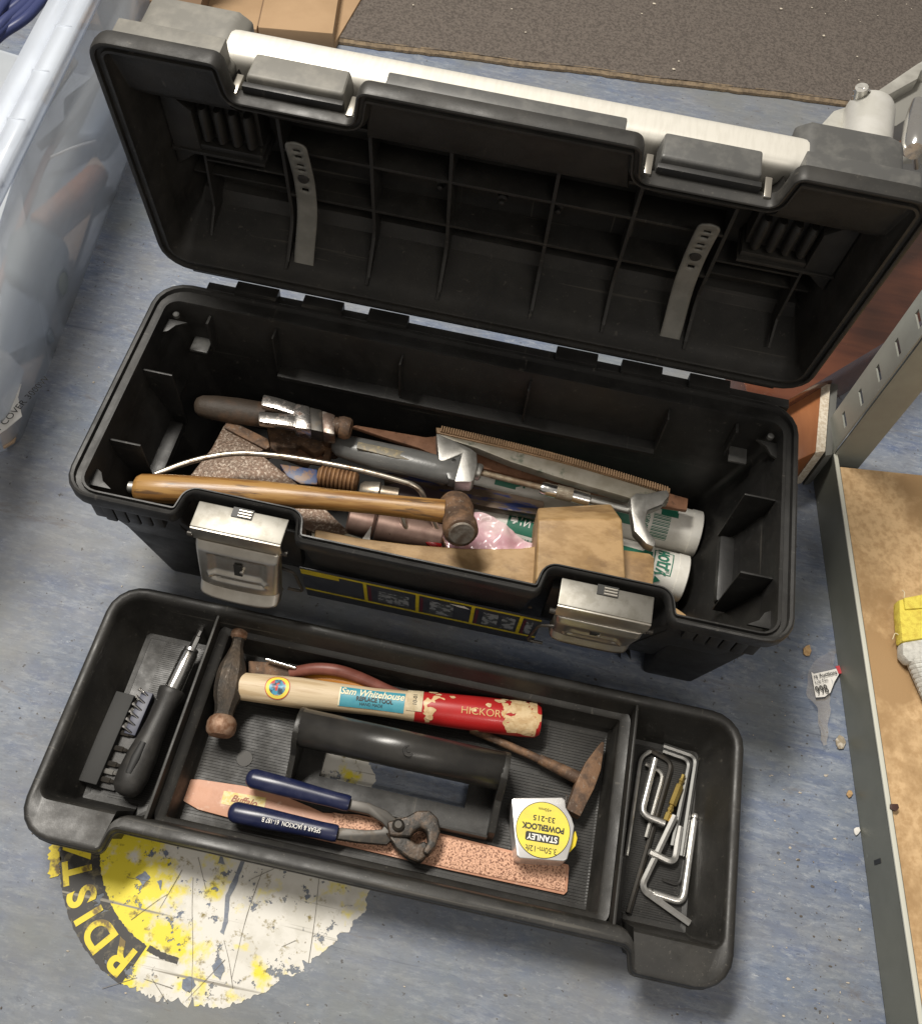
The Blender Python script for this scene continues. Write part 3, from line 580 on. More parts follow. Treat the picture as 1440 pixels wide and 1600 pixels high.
# ------------------------------------------------------------------ lift-out tray
TZ = .073
tr = thing('lift_out_tray', 'shallow black three-compartment tray with a centre grip, lifted out onto the blue floor', 'tray', (0, 0, 0))
tl, trr, tf, tm, tbk = -.3148, .3500, -.2835, -.2615, -.0235
TP = [(tl, tf, .034, 'F'), (-.231, tf, .007, 'N'), (-.2275, tm, .007, 'M'), (.2555, tm, .007, 'N'), (.259, tf, .007, 'F'), (trr, tf, .034, 'R'), (trr, tbk, .034, 'B'), (tl, tbk, .034, 'L')]
def T_(f, n, m, s, b): return {'F': f, 'N': n, 'M': m, 'R': s, 'L': s, 'B': b}
rings = [offring(TP, T_(0.0455, 0.0100, 0.0235, 0.0260, 0.0220), .001), offring(TP, T_(0.0415, 0.0080, 0.0195, 0.0220, 0.0180), .006), offring(TP, T_(0.0255, 0.0030, 0.0035, 0.0090, 0.0090), .050), offring(TP, T_(0.0100, 0.0030, 0.0050, 0.0050, 0.0050), .0535),
         offring(TP, T_(0.0010, 0.0010, 0.0010, 0.0010, 0.0010), .0545), offring(TP, T_(0.0000, 0.0000, 0.0000, 0.0000, 0.0000), .057), offring(TP, T_(0.0000, 0.0000, 0.0000, 0.0000, 0.0000), .0615), offring(TP, T_(0.0022, 0.0010, 0.0022, 0.0012, 0.0012), .0625), offring(TP, T_(0.0022, 0.0010, 0.0022, 0.0012, 0.0012), .064),
         offring(TP, T_(0.0005, 0.0005, 0.0005, 0.0000, 0.0000), .065), offring(TP, T_(0.0005, 0.0005, 0.0005, 0.0000, 0.0000), .0695),
         offring(TP, T_(0.0015, 0.0010, 0.0015, 0.0015, 0.0015), TZ-.001), offring(TP, T_(0.0035, 0.0020, 0.0035, 0.0035, 0.0035), TZ), offring(TP, T_(0.0060, 0.0030, 0.0060, 0.0065, 0.0065), TZ-.0003), offring(TP, T_(0.0350, 0.0040, 0.0130, 0.0085, 0.0085), TZ-.0010),
         offring(TP, T_(0.0370, 0.0045, 0.0150, 0.0105, 0.0105), TZ-.0025), offring(TP, T_(0.0385, 0.0050, 0.0165, 0.0120, 0.0120), TZ-.007),
         offring(TP, T_(0.0485, 0.0060, 0.0265, 0.0260, 0.0240), .020), offring(TP, T_(0.0525, 0.0070, 0.0305, 0.0300, 0.0280), .0135), offring(TP, T_(0.0575, 0.0080, 0.0355, 0.0350, 0.0330), .0125)]
loft('tray_shell', rings, trayblk, tr, cap0=False, cap1=False)
hx0, hx1, hy0, hy1 = -.0635, .088, -.1605, -.118
boxes('tray_floor', [((-.288, -.245, .002), (hx0, -.045, .012)), ((hx1, -.245, .002), (.322, -.045, .012)), ((hx0, -.245, .002), (hx1, hy0, .012)), ((hx0, hy1, .002), (hx1, -.045, .012))], trayblk, tr)
box('divider', (-.2045, -.246, .010), (-.2015, -.033, .0665), trayblk, tr, bevel=.001)
box('divider', (.2385, -.246, .010), (.2415, -.033, .0685), trayblk, tr, bevel=.001)
# stepped recess of the middle compartment
RP = [(-.201, -.246, .012, 'A'), (.238, -.246, .012, 'A'), (.238, -.036, .012, 'A'), (-.201, -.036, .012, 'A')]
loft('recess_step', [offring(RP, {'A': a}, z) for a, z in ((0, .050), (.008, .047), (.010, .045), (.0125, .018), (.016, .0128), (.018, .0124))], trayblk, tr, cap0=False, cap1=False)
rg = [((-.186, y, .0118), (.222, y+.0014, .0128)) for y in [-.229+.0030*i for i in range(60)] if not (-.189 < y < -.108)]
rg += [((a, y, .0118), (b, y+.0014, .0128)) for y in [-.187+.0030*i for i in range(26)] for a, b in ((-.186, -.096), (.124, .222))]
rg += [((-.262, y, .0118), (-.218, y+.0010, .0126)) for y in [-.225+.0022*i for i in range(78)]]
rg += [((.256, y, .0118), (.310, y+.0010, .0126)) for y in [-.225+.0022*i for i in range(78)]]
rd = boxes('floor_ridges', rg, trayblk, tr); rd['kind'] = 'stuff'
lathe('moulding_mark', [(0, .0085), (.0016, .008)], M('mark_plastic', (.045, .042, .038), .6), tr, mw=Matrix.Translation((-.142, -.160, .0118)) @ Matrix.Rotation(-math.pi/2, 4, 'Y'), n=28)
# grip and its well
grip = []
n = 14; x0, x1 = -.088, .116; yc, zc, r = -.1285, .0585, .0178; v = []
for i in range(n+1):
    a = math.pi*(i/n*1.02)
    for x in (x0, x1): v.append((x, yc+math.cos(a)*r, zc+math.sin(a)*r))
gp = mesh('grip', v, [(2*i, 2*i+1, 2*i+3, 2*i+2) for i in range(n)], M('grip_plastic', (.022, .021, .02), .3, c2=(.035, .033, .03), scale=20, bump=.15, bscale=500, bdist=.0003), tr)
md = gp.modifiers.new('thickness', 'SOLIDIFY'); md.thickness = .0025; md.offset = 0
lathe('moulding_mark', [(0, .0058), (.0012, .0055), (.0012, .004), (.0005, .0036), (.0005, .002), (.0016, .0017)], blackr, gp, mw=Matrix.Translation((.022, yc-.005, zc+.0178)) @ Matrix.Rotation(-math.pi/2, 4, 'Y') @ Matrix.Rotation(.25, 4, 'Y'), n=24)
def yzwall(name, x0, x1, pts, m=trayblk, par=tr, bev=.001):
    n = len(pts); v = [(x0, y, z) for y, z in pts]+[(x1, y, z) for y, z in pts]
    return mesh(name, v, [tuple(range(n)), tuple(range(2*n-1, n-1, -1))]+[(i, (i+1) % n, n+(i+1) % n, n+i) for i in range(n)], m, par, bevel=bev)
side = [(-.108, .010), (-.108, .058), (-.112, .068), (-.120, .075), (-.130, .0775), (-.139, .0755), (-.147, .067), (-.155, .050), (-.183, .034), (-.188, .010)]
yzwall('well_side', -.0925, -.0865, side); yzwall('well_side', .1145, .1215, side)
box('well_wall', (-.0868, -.188, .010), (.1148, -.1855, .031), trayblk, tr, bevel=.0008)
box('well_wall', (-.0868, -.1105, .010), (.1148, -.108, .050), trayblk, tr, bevel=.0008)

# ------------------------------------------------------------------ things in the tray
def taper_handle(name, prof, mat, par, mw=None, sq=.82, n=28): return lathe(name, prof, mat, par, mw=mw, n=n, sq=sq)
# hammer with red painted handle
p0, p1 = P(366, 1071, .040), P(843, 1127, .036); fm = frame(p0, p1); Lh = (p1-p0).length
hm = thing('hammer', 'panel hammer with pale wooden handle, chipped red painted end and rusty two-faced head', 'hammer', fm)
HR = [(0, .0140), (.03, .0150), (.07, .0160), (.11, .0150), (.15, .0142), (.18, .0150), (.22, .0168), (.27, .0180), (.31, .0180), (.325, .0172), (.330, .0145)]
HR = [(x*Lh/.33, q) for x, q in HR]
def hrad(s):
    for (a, ra), (b, rb) in zip(HR, HR[1:]):
        if a <= s <= b: return ra+(rb-ra)*(s-a)/(b-a)
    return .015
SQ = .85
cut = .195*Lh/.33
hd = lathe('handle', [q for q in HR if q[0] < cut]+[(cut, hrad(cut))], hickw, hm, sq=SQ)
def surf(s, t, e=.0004):
    r = hrad(s)+e; t = max(-r*.98, min(r*.98, t)); return V((s, t, math.sqrt(max(0, r*r-t*t))*SQ))
def arcpos(s, a, e=.0004):
    r = hrad(s)+e; return V((s, math.cos(a)*r, math.sin(a)*r*SQ))
def wrap(name, fn, s0, s1, a0, a1, mat, par, ns=24, na=20, e=.0004):
    v = [arcpos(*fn(s0+(s1-s0)*i/ns, a0+(a1-a0)*j/na), e) for i in range(ns+1) for j in range(na+1)]
    return mesh(name, v, [(i*(na+1)+j, i*(na+1)+j+1, (i+1)*(na+1)+j+1, (i+1)*(na+1)+j) for i in range(ns) for j in range(na)], mat, par)
lathe('painted_grip', [(cut, hrad(cut)+.0001)]+[(a, b+.0004) for a, b in HR if a > cut], redp, hm, sq=SQ)
for i in range(64):          # flakes of bare wood where the paint has come off
    s = Lh*(random.choice([random.uniform(.90, .985), random.uniform(.62, .98), random.uniform(.9, .985)])); a = random.uniform(.5, 2.7); k = random.uniform(.002, .0052)*(1.25 if s > Lh*.9 else .8)
    v = []
    for q in range(14):
        th = q*2*math.pi/14; rr_ = k*(1+.5*noise.noise(V((math.cos(th)*1.5, math.sin(th)*1.5, i*3.1)))); ss = min(Lh*.985, s+math.cos(th)*rr_*1.35); v.append(arcpos(ss, a+math.sin(th)*rr_*.8/.017, .00075))
    mesh('paint_chip', v, [tuple(range(14))], M('bare_wood_chip', (.62, .47, .27), .6, c2=(.5, .34, .17), scale=160), hm, smooth=False)
teal = M('teal_print', (.05, .26, .34), .4, c2=(.07, .30, .37), scale=70); cream = M('cream_print', (.74, .68, .48), .5)
lw0, lw1 = .113*Lh/.33, .183*Lh/.33; A0 = math.pi*.5
sg = wrap('brand_label', lambda s, a: (s, a), lw0, lw1, A0-.60, A0+.85, teal, hm)
wrap('label_print', lambda s, a: (s, a), lw0, lw0+.0015, A0-.55, A0+.8, cream, sg, 2, 10, .0007)
def onh(s0, a0): return lambda c: arcpos(s0+c.x, a0-c.y/.0155, .0010)
text('label_print', 'Sam Whitehouse', .0105, cream, sg, Matrix(), conform=onh((lw0+lw1)/2, A0-.22), shear=.3, sx=.9, bold=.0002)
text('label_print', 'REPLACE TOOL', .006, ink, sg, Matrix(), conform=onh((lw0+lw1)/2+.003, A0+.18), sx=.9, bold=.0002)
text('label_print', 'HAND MADE', .0045, ink, sg, Matrix(), conform=onh((lw0+lw1)/2, A0+.52), sx=.9)
pt = wrap('paper_tag', lambda s, a: (s, a), .185*Lh/.33, .202*Lh/.33, A0-1.15, A0+.55, M('aged_tape', (.60, .51, .35), .6, c2=(.45, .36, .22), scale=90), hm, e=.0009)
text('tag_print', '10-01', .006, ink, pt, Matrix(), conform=lambda c: arcpos(.194*Lh/.33-c.y, A0-c.x/.0155-.2, .0014), sx=.9)
text('stamped_text', 'HICKORY', .0088, M('gold_print', (.55, .33, .12), .5), hm, Matrix(), conform=onh(.268*Lh/.33, A0+.15), sx=1.25)
def disc(name, s0, a0, r, r2, mat, par, e):
    v = []; 
    for k in range(32):
        th = k*2*math.pi/32
        v.append(arcpos(s0+math.cos(th)*r, a0+math.sin(th)*r/.0155, e))
        v.append(arcpos(s0+math.cos(th)*r2, a0+math.sin(th)*r2/.0155, e))
    return mesh(name, v, [(2*k, 2*((k+1) % 32), 2*((k+1) % 32)+1, 2*k+1) for k in range(32)], mat, par)
ds = .046
dk = disc('round_transfer', ds, A0+.05, .0125, .0085, yellow, hm, .0006)
disc('transfer_centre', ds, A0+.05, .0085, .0001, M('globe_print', (.06, .28, .42), .4, c2=(.03, .05, .08), scale=170, lo=.45, hi=.55, c3=(.55, .06, .04), scale3=130, lo3=.52, hi3=.56), dk, .0007)
disc('transfer_ring', ds, A0+.05, .0128, .0120, M('red_print', (.5, .05, .03), .5), dk, .0008)
# head: a lathe shape with squared middle, its axis across the handle
hp0, hp1 = P(376, 984, .045), P(343, 1150, .040); hf = fm.inverted() @ frame(hp0, hp1); hl_ = (hp1-hp0).length
lathe('head', [(0, .003), (.001, .0075), (.004, .0092), (.008, .0088), (.012, .0062), (.020, .0066), (.030, .0100), (.040, .0135), (.050, .0152), (.064, .0156), (.074, .0142), (.082, .0112), (.090, .0095), (.0935, .0105)], hamst, hm, mw=hf, k=10, sq=.95, ang=24, wob=.0004)
lathe('striking_face', [(.093, .0100), (.096, .0132), (.100, .0150), (.106, .0150), (hl_-.003, .0140), (hl_, .011)], rustend, hm, mw=hf, n=28)
lathe('peen', [(-.001, .004), (0, .0075), (.004, .0093), (.008, .0090), (.0105, .0070)], rustend, hm, mw=hf, n=24)
# curved red-brown handles behind it
t = thing('old_pliers', 'old pliers with curved reddish brown handle, mostly hidden behind the hammer handle', 'pliers', (P(480, 1050, .03)))
iv = t.matrix_world.inverted()
def pth(lst, inv=iv): return [inv @ P(*q) for q in lst]
tube('handle', fillet(pth([(455, 1052, .030), (490, 1044, .040), (530, 1047, .044), (570, 1062, .036), (610, 1082, .030), (660, 1100, .026)]), .03, 8), .0062, M('red_brown_vinyl', (.22, .075, .055), .45, c2=(.16, .05, .035), scale=50), t)
tube('handle', fillet(pth([(470, 1062, .022), (520, 1062, .03), (560, 1072, .03), (610, 1092, .024)]), .03, 8), .0065, M('orange_vinyl', (.50, .20, .025), .4), t)
prism('jaw', pxpoly([(388, 1033), (430, 1036), (466, 1046), (468, 1062), (430, 1062), (388, 1052)], .03, iv), -.012, .002, rust, t, bevel=.002)
tube('steel_pin', pth([(416, 1030, .040), (462, 1044, .040)]), .0018, chrome, t)
# chipping hammer with long thin shaft
t = thing('chipping_hammer', 'small rusty chipping hammer with thin iron shaft and pointed double-ended head', 'hammer', P(905, 1215, .03)); iv = t.matrix_world.inverted()
q = pth([(735, 1140, .022), (790, 1163, .024), (850, 1190, .026), (912, 1220, .028)], iv)
tube('shaft', fillet(q, .02, 6), .0042, rust, t)
tube('shaft_sleeve', pth([(842, 1186, .0265), (905, 1217, .028)], iv), [.0052, .0068], rust, t)
hp0, hp1 = P(941, 1161, .028), P(893, 1273, .030); hf = iv @ frame(hp0, hp1); l_ = (hp1-hp0).length
v = []; prof = [(0, .0015, .004), (.012, .0045, .006), (.030, .0085, .009), (l_*.62, .0095, .010), (l_*.80, .0085, .009), (l_, .0078, .0075)]
for x, a, b in prof: v += [(x, -a, -b), (x, a, -b), (x, a, b), (x, -a, b)]
f = [(0, 1, 2, 3), tuple(len(v)-4+i for i in (3, 2, 1, 0))]+[(4*j+i, 4*j+(i+1) % 4, 4*j+4+(i+1) % 4, 4*j+4+i) for j in range(len(prof)-1) for i in range(4)]
mesh('head', v, f, rust, t, bevel=.0014, mw=hf, ang=20)
# copper-coloured abrasive board
t = thing('sanding_board', 'flat copper-coloured abrasive sanding board with small yellow label, lying under the pincers', 'sanding board', P(590, 1305, .0128)); iv = t.matrix_world.inverted()
zb_ = .0128
bo = pxpoly([(286, 1252), (283, 1240), (287, 1226), (296, 1219), (312, 1219), (380, 1229), (440, 1243), (485, 1262), (505, 1271), (560, 1274), (700, 1306), (887, 1352), (888, 1358), (885, 1394), (880, 1399), (700, 1360), (520, 1318), (400, 1290), (310, 1266)], zb_, iv)
cop = M('copper_board', (.58, .30, .19), .5, c2=(.50, .25, .155), scale=30, c3=(.68, .45, .33), scale3=60, bump=.15)
bd = prism('board', bo, 0, .003, cop, t, bevel=.0006)
gr = M('copper_grit', (.66, .38, .25), .5, .15, c2=(.22, .10, .06), scale=520, lo=.50, hi=.60, det=2, bump=1, bscale=330, bdist=.0015)
prism('grit_face', pxpoly([(520, 1270), (560, 1277), (700, 1309), (884, 1354), (882, 1394), (700, 1356), (520, 1314)], zb_+.003, iv), .003, .0042, gr, t, bevel=.0003)
lbm = M('yellow_label', (.66, .50, .14), .5, c2=(.72, .60, .30), scale=260, lo=.45, hi=.55)
lq = pxpoly([(350, 1236), (416, 1247), (412, 1269), (345, 1256)], zb_+.003, iv); lbq = prism('paper_label', lq, .0031, .0034, lbm, t, bevel=0)
c_ = iv @ P(381, 1252, zb_+.0036); c_.z = .0037
text('label_print', 'Buffalo', .0095, M('brown_print', (.30, .07, .02), .5), lbq, Tm(c_.x, c_.y, c_.z, rz=-.01), shear=.3, bold=.0002)
# pincers
t = thing('end_cutting_pincers', 'end cutting pincers with navy blue dipped handles, lying on the abrasive board', 'pincers', P(560, 1275, .02)); iv = t.matrix_world.inverted()
zl = .030
def arm(pts, rads, m, nm, sq=.75): return tube(nm, fillet([iv @ P(x, y, z) for x, y, z in pts], .02, 5), rads, m, t, n=16, sq=sq)
def armv(pts, r0, r1, m, nm, sq=.75):
    q = fillet([iv @ P(x, y, z) for x, y, z in pts], .02, 5); k = len(q)
    rr_ = [r0*.55 if i == 0 else (r0*.9 if i == 1 else r0+(r1-r0)*i/(k-1)) for i in range(k)]; return tube(nm, q, rr_, m, t, n=16, sq=sq)
def smooth_handle(a, b, r, nm):
    a = iv @ P(*a); b = iv @ P(*b); d = b-a; prof = [(0, .3), (.012, .62), (.035, .88), (.07, 1), (.35, .98), (.6, .88), (.85, .80), (.97, .82), (1, .75)]
    return tube(nm, [a+d*s for s, _ in prof], [r*k for _, k in prof], navy, t, n=20, sq=.8)
h1 = smooth_handle((385, 1214, .036), (546, 1256, .036), .0098, 'handle')
h2 = smooth_handle((357, 1267, .031), (527, 1303, .031), .0102, 'handle')
def slabp(nm, px, z, th, m, par=t, inv=None, bev=.0015, **k):
    return prism(nm, pxpoly(px, z, inv or iv), (inv or iv).to_translation().z+z-th if inv is None else 0, 0, m, par, bevel=bev, **k)
def slab(nm, px, z, th, m, par, bev=.0015, **k):
    i_ = par.matrix_world.inverted() if par.parent is None else None
    o_ = i_ @ V((0, 0, z)); return prism(nm, pxpoly(px, z, i_), o_.z-th, o_.z, m, par, bevel=bev, **k)
bpy.context.view_layer.update()
slab('arm', [(540, 1247), (575, 1254), (604, 1266), (622, 1282), (634, 1290), (628, 1304), (610, 1300), (596, 1285), (575, 1272), (538, 1264)], .036, .008, darkst, t)
slab('arm', [(522, 1292), (570, 1297), (596, 1296), (606, 1283), (625, 1276), (645, 1285), (640, 1298), (616, 1308), (604, 1320), (560, 1316), (520, 1310)], .032, .009, darkst, t)
jawm = M('blackened_jaw_steel', (.032, .028, .024), .5, .35, c2=(.085, .06, .042), scale=110, lo=.46, hi=.58, c3=(.16, .14, .12), scale3=200, lo3=.60, hi3=.68, bump=.4, bscale=300)
slab('jaw', [(604, 1284), (636, 1275), (652, 1266), (672, 1266), (685, 1279), (688, 1300), (681, 1322), (668, 1337), (659, 1331), (668, 1315), (667, 1299), (657, 1292), (647, 1298), (641, 1308), (608, 1306)], .041, .020, jawm, t, bev=.0035, seg=3)
slab('jaw', [(602, 1300), (632, 1305), (642, 1312), (652, 1319), (663, 1313), (672, 1322), (665, 1340), (654, 1348), (638, 1341), (618, 1326)], .036, .018, jawm, t, bev=.0035, seg=3)
lathe('rivet', [(0, .0062), (.0035, .0058), (.0055, .0035)], darkst, t, mw=Matrix.Translation(iv @ P(622, 1290, .0408)) @ Matrix.Rotation(-math.pi/2, 4, 'Y'), n=20)
a = iv @ P(455, 1289, .0400); b2 = iv @ P(420, 1282, .0400); dr = math.atan2((a-b2).y, (a-b2).x)
text('handle_print', 'SPEAR & JACKSON  61-187 B', .0062, white, h2, Tm(a.x, a.y, a.z-.0005, rz=dr+math.pi), sx=.75)
# tape measure
t0 = P(848, 1297, .046); ux = (P(800, 1290, .046)-P(895, 1308, .046)).normalized()
ux = (P(812, 1291, .046)-P(884, 1303, .046)).normalized(); tm_ = frame(t0, t0+ux)
t = thing('tape_measure', 'chrome cased tape measure with round yellow face, upside down by the tray front', 'tape measure', tm_); iv = tm_.inverted()
mc = M('satin_chrome_case', (.80, .79, .78), .3, .7, c2=(.66, .65, .64), scale=60, lo=.45, hi=.75)
out = pxpoly([(799, 1250), (802, 1247), (878, 1246), (883, 1250), (884, 1262), (893, 1278), (897, 1291), (893, 1318), (886, 1343), (880, 1346), (812, 1341), (807, 1337), (803, 1300)], .046, iv)
cs = prism('case', out, -.0325, 0, mc, t, bevel=.0022, seg=3)
k_ = .0262
lathe('yellow_face', [(0, k_), (.0004, k_)], yellow, t, mw=Matrix.Translation((0, 0, .0001)) @ Matrix.Rotation(-math.pi/2, 4, 'Y'), n=56)
v = []
for i in range(56):
    a = i*2*math.pi/56; v += [(math.cos(a)*(k_+.0005), math.sin(a)*(k_+.0005), .0003), (math.cos(a)*(k_-.0001), math.sin(a)*(k_-.0001), .0007)]
mesh('face_ring', v, [(2*i, 2*((i+1) % 56), 2*((i+1) % 56)+1, 2*i+1) for i in range(56)], ink, t)
yf = [o for o in t.children if o.name.startswith('yellow_face')][0] if t.children else None
def ft(s, size, y, m=ink, **k): text('face_print', s, size, m, t, Tm(0, y, .0009), **k)
ft('3.50m-12ft', .0078, .0185, sx=.9); ft('POWERLOCK', .0078, -.0020, bold=.0003, sx=.86); ft('33-215', .0072, -.0105, sx=1.1, bold=.0001); ft('+50mm', .0042, -.0195)
prism('name_plate', [(-.0165, .0045), (-.0150, .0035), (.0150, .0035), (.0165, .0045), (.0165, .0110), (.0150, .0120), (-.0150, .0120), (-.0165, .0110)], .0005, .0008, ink, t, bevel=0)
text('face_print', 'STANLEY', .0078, M('white_print', (.85, .84, .8), .5), t, Tm(0, .0077, .0011), bold=.0002, sx=.92)
lb_ = pxpoly([(892, 1306), (899, 1298), (902, 1310), (899, 1322), (890, 1332), (884, 1336)], .040, iv)
prism('lock_button', lb_, -.022, -.006, M('yellow_plastic', (.75, .58, .03), .45), t, bevel=.001)
tube('tape_hook', [iv @ P(883, 1256, .034), iv @ P(885, 1243, .040)], .0012, chrome, t)
# ratchet screwdriver
p0, p1 = P(193, 1244, .030), P(270, 1078, .036); fm = frame(p0, p1); l_ = (p1-p0).length
t = thing('screwdriver', 'black-handled bit screwdriver with chrome shaft in the left compartment', 'screwdriver', fm)
lathe('handle', [(0, .004), (.002, .010), (.008, .0145), (.020, .0158), (.040, .0152), (.060, .0125), (.080, .0110), (.098, .0118), (l_-.006, .0135), (l_-.001, .0140), (l_, .0132)], blackr, t, n=10, ang=60, sq=.92)
tube('grip_groove', [(.020, .001, .0138), (.036, .001, .0142), (.052, .001, .0128)], [.0030, .0042, .0028], M('black_rubber_deep', (.008, .008, .008), .6), t, sq=.4)
lathe('shaft', [(l_-.002, .0088), (l_+.002, .0092), (l_+.040, .0088), (l_+.043, .0076), (l_+.043, .0078), (l_+.046, .0078), (l_+.047, .005)], chrome, t, n=32)
lathe('bit', [(l_+.046, .0040), (l_+.060, .0038), (l_+.061, .0026), (l_+.067, .0026), (l_+.068, .0034), (l_+.072, .0022)], chrome, t, k=6)
# bit strip
p0, p1 = P(158, 1225, .0135), P(212, 1098, .0135); fm = frame(p0, p1); l_ = (p1-p0).length
t = thing('bit_holder', 'dark plastic strip of screwdriver bits beside the black-handled screwdriver', 'bit holder', fm)
box('strip', (-.004, .000, 0), (l_+.004, .020, .012), M('strip_plastic', (.012, .012, .011), .65), t, bevel=.001)
box('strip_back', (-.004, -.016, 0), (l_+.004, .001, .003), blackr, t, bevel=.0006)
for i in range(11):
    s = .004+i*(l_-.006)/10
    if i in (3, 5): continue
    m_ = [silver, brass, chrome][i % 3] if i else silver
    bt = lathe('bit', [(0, .0028), (.010, .0028), (.0108, .0020), (.014, .0018), (.015, .0010)], silver if i % 2 else darkst, t, k=6, mw=Matrix.Translation((s, .001, .0055)) @ Matrix.Rotation(-math.pi/2, 4, 'Z'))
t2 = thing('small_bit_rack', 'small blue rack of precision bits with bright tips, under the screwdriver neck', 'bit rack', frame(P(206, 1148, .014), P(232, 1088, .014)))
l2 = (P(232, 1088, .014)-P(206, 1148, .014)).length
box('rack', (-.002, -.006, 0), (l2+.002, .006, .008), M('blue_plastic', (.035, .04, .07), .45), t2, bevel=.0008)
for i in range(6):
    lathe('bit', [(-.004, .0012), (.008, .0014), (.010, .0020), (.0115, .0016)], chrome, t2, n=10, mw=Matrix.Translation((i*l2/5.2, -.001, .0075)) @ Matrix.Rotation(R_(70), 4, 'Z') @ Matrix.Rotation(R_(-30), 4, 'Y'))
# hex keys
keych = M('satin_hex_chrome', (.78, .77, .74), .3, .9, c2=(.55, .52, .48), scale=150, lo=.5, hi=.8)
def hexkey(label, pts, r, m, tipm=None, ball=False, n=6, z=.018):
    if len(pts[0]) == 2: pts = [(x, y, z) for x, y in pts]
    o = P(*pts[len(pts)//2]); q = [P(*p_)-o for p_ in pts]
    r *= 1.12; q = fillet(q, .009, 6); t = thing('hex_key', label, 'hex key', o, 'hex keys loose in the right compartment')
    tube('shaft', q, r, m, t, n=n, ang=30 if n == 6 else 50)
    if ball:
        for e, d in ((q[0], (q[0]-q[1]).normalized()), (q[-1], (q[-1]-q[-2]).normalized())):
            lathe('ball_tip', [(0, r*.75), (.002, r*.75), (.003, r*.98), (.0055, r*1.0), (.0075, r*.7)], m, t, mw=frame(e, e+d, (0, .1, 1)), n=12)
    return t
hexkey('thin long chrome hex key lying leftmost along the divider', [(978, 1337), (1001, 1183), (1018, 1173)], .0019, keych, z=.016)
hexkey('thick chrome hex key with a rust-stained bend, second from the divider', [(1023, 1186), (1001, 1272), (1038, 1287)], .0031, keych, n=12, z=.026)
hexkey('brassy-toned medium hex key partly under the rust-stained one', [(1008, 1194), (1037, 1208), (1009, 1309)], .0021, silver, z=.0185)
hexkey('long dark rusty hex key reaching lowest left in the compartment', [(1014, 1172), (1050, 1192), (981, 1427)], .0025, darkst, z=.0155)
hexkey('black steel hex key passing just right of the brass bit', [(1035, 1173), (1078, 1188), (1050, 1322)], .0024, M('grey_steel', (.3, .3, .29), .35, .9), z=.0195)
hexkey('dark long-armed hex key lying uppermost and rightmost', [(1036, 1165), (1088, 1183), (1064, 1338)], .0027, M('grey_steel', (.3, .3, .29), .35, .9), z=.0165)
hexkey('thick chrome hex key whose short arm points down to the right', [(1054, 1275, .027), (1000, 1388, .018), (1077, 1443, .017)], .0031, keych)
hexkey('chrome hex key with its short arm lying across the thick one', [(1062, 1292, .019), (1053, 1350, .021), (1014, 1331, .027)], .0030, keych)
hexkey('thick ball-ended chrome hex key on the right', [(1084, 1283), (1066, 1411), (1020, 1396)], .0033, keych, ball=True, n=12, z=.0165)
hexkey('tiny black hex key lying alone near the compartment floor', [(1035, 1375), (1062, 1385), (1068, 1345)], .0014, blackr, z=.0142)
fm = frame(P(1040, 1283, .024), P(1069, 1208, .024)); t = thing('brass_bit', 'small golden brass hexagonal bit lying among the hex keys', 'brass bit', fm); l_ = .052
lathe('body', [(0, .0038), (.008, .0038), (.0085, .0025), (.0105, .0025), (.011, .0032), (.014, .0032), (.0145, .0025), (.017, .0025), (.0175, .0042), (.040, .0042), (.0405, .0024), (.044, .0022), (.0445, .003), (.047, .003), (.0475, .002), (.052, .0025)], brass, t, k=6)

# ------------------------------------------------------------------ things in the box
def slabt(nm, label, cat, px, z, th, m, part='body', bev=.002, **k):
    cx = sum(p_[0] for p_ in px)/len(px); cy_ = sum(p_[1] for p_ in px)/len(px); t = thing(nm, label, cat, P(cx, cy_, z)); bpy.context.view_layer.update()
    slab(part, px, z, th, m, t, bev, **k); return t
def cart(label, a, b, r, flip):
    fm = frame(a, b); l_ = (b-a).length; t = thing('grease_cartridge', label, 'cartridge', fm, 'white and green grease cartridges')
    lathe('tube', [(0, r*.9), (.001, r), (l_-.012, r), (l_-.012, r+.0008), (l_-.001, r+.0008), (l_, r*.97), (l_, r*.9), (l_-.004, r*.88)], white, t, n=48)
    def cyl(s0, s1, a0, a1, m, e=.0004, nm='label_print'):
        a0, a1 = math.pi-a1, math.pi-a0
        na = max(3, int(abs(a1-a0)/.08)); v = [(s, math.cos(a0+(a1-a0)*j/na)*(r+e), math.sin(a0+(a1-a0)*j/na)*(r+e)) for s in (s0, s1) for j in range(na+1)]
        return mesh(nm, v, [(j, j+1, na+2+j, na+1+j) for j in range(na)], m, t)
    def tx(s, size, s0, a0, m, rot=0, **k):
        cr_, sr_ = math.cos(rot), math.sin(rot); a0 = math.pi-a0
        def cf(c):
            x = c.x*cr_-c.y*sr_; y = c.x*sr_+c.y*cr_; a = a0-y/r; return V((s0+x, math.cos(a)*(r+.0009), math.sin(a)*(r+.0009)))
        text('label_print', s, size, m, t, Matrix(), conform=cf, **k)
    return t, l_, cyl, tx
wp = M('white_print', (.85, .84, .8), .5)
a, b = P(735, 747, .040), P(1089, 836, .040)
t, l_, cyl, tx = cart('grease cartridge lying nearer the back wall, with a green barcode near its end', a, b, .0275, 0)
e = l_-.030
cyl(.020, e-.001, 1.75, 2.75, green)                     # green band along the upper back side (toward the back wall)
cyl(e-.020, e, 1.5, 1.75, green)
tx('Литиевая', .015, e-.045, 2.15, wp, rot=math.pi); tx('смазка Lithium', .011, e-.115, 2.05, wp, rot=math.pi)
disc_v = []
cyl(e-.016, e-.004, 2.0, 2.30, wp, .0007)
for i in range(17):
    a0 = .42+i*.066; wd = [.02, .045, .03, .04][i % 4]
    cyl(e-.028, e-.008, a0, a0+wd, green)
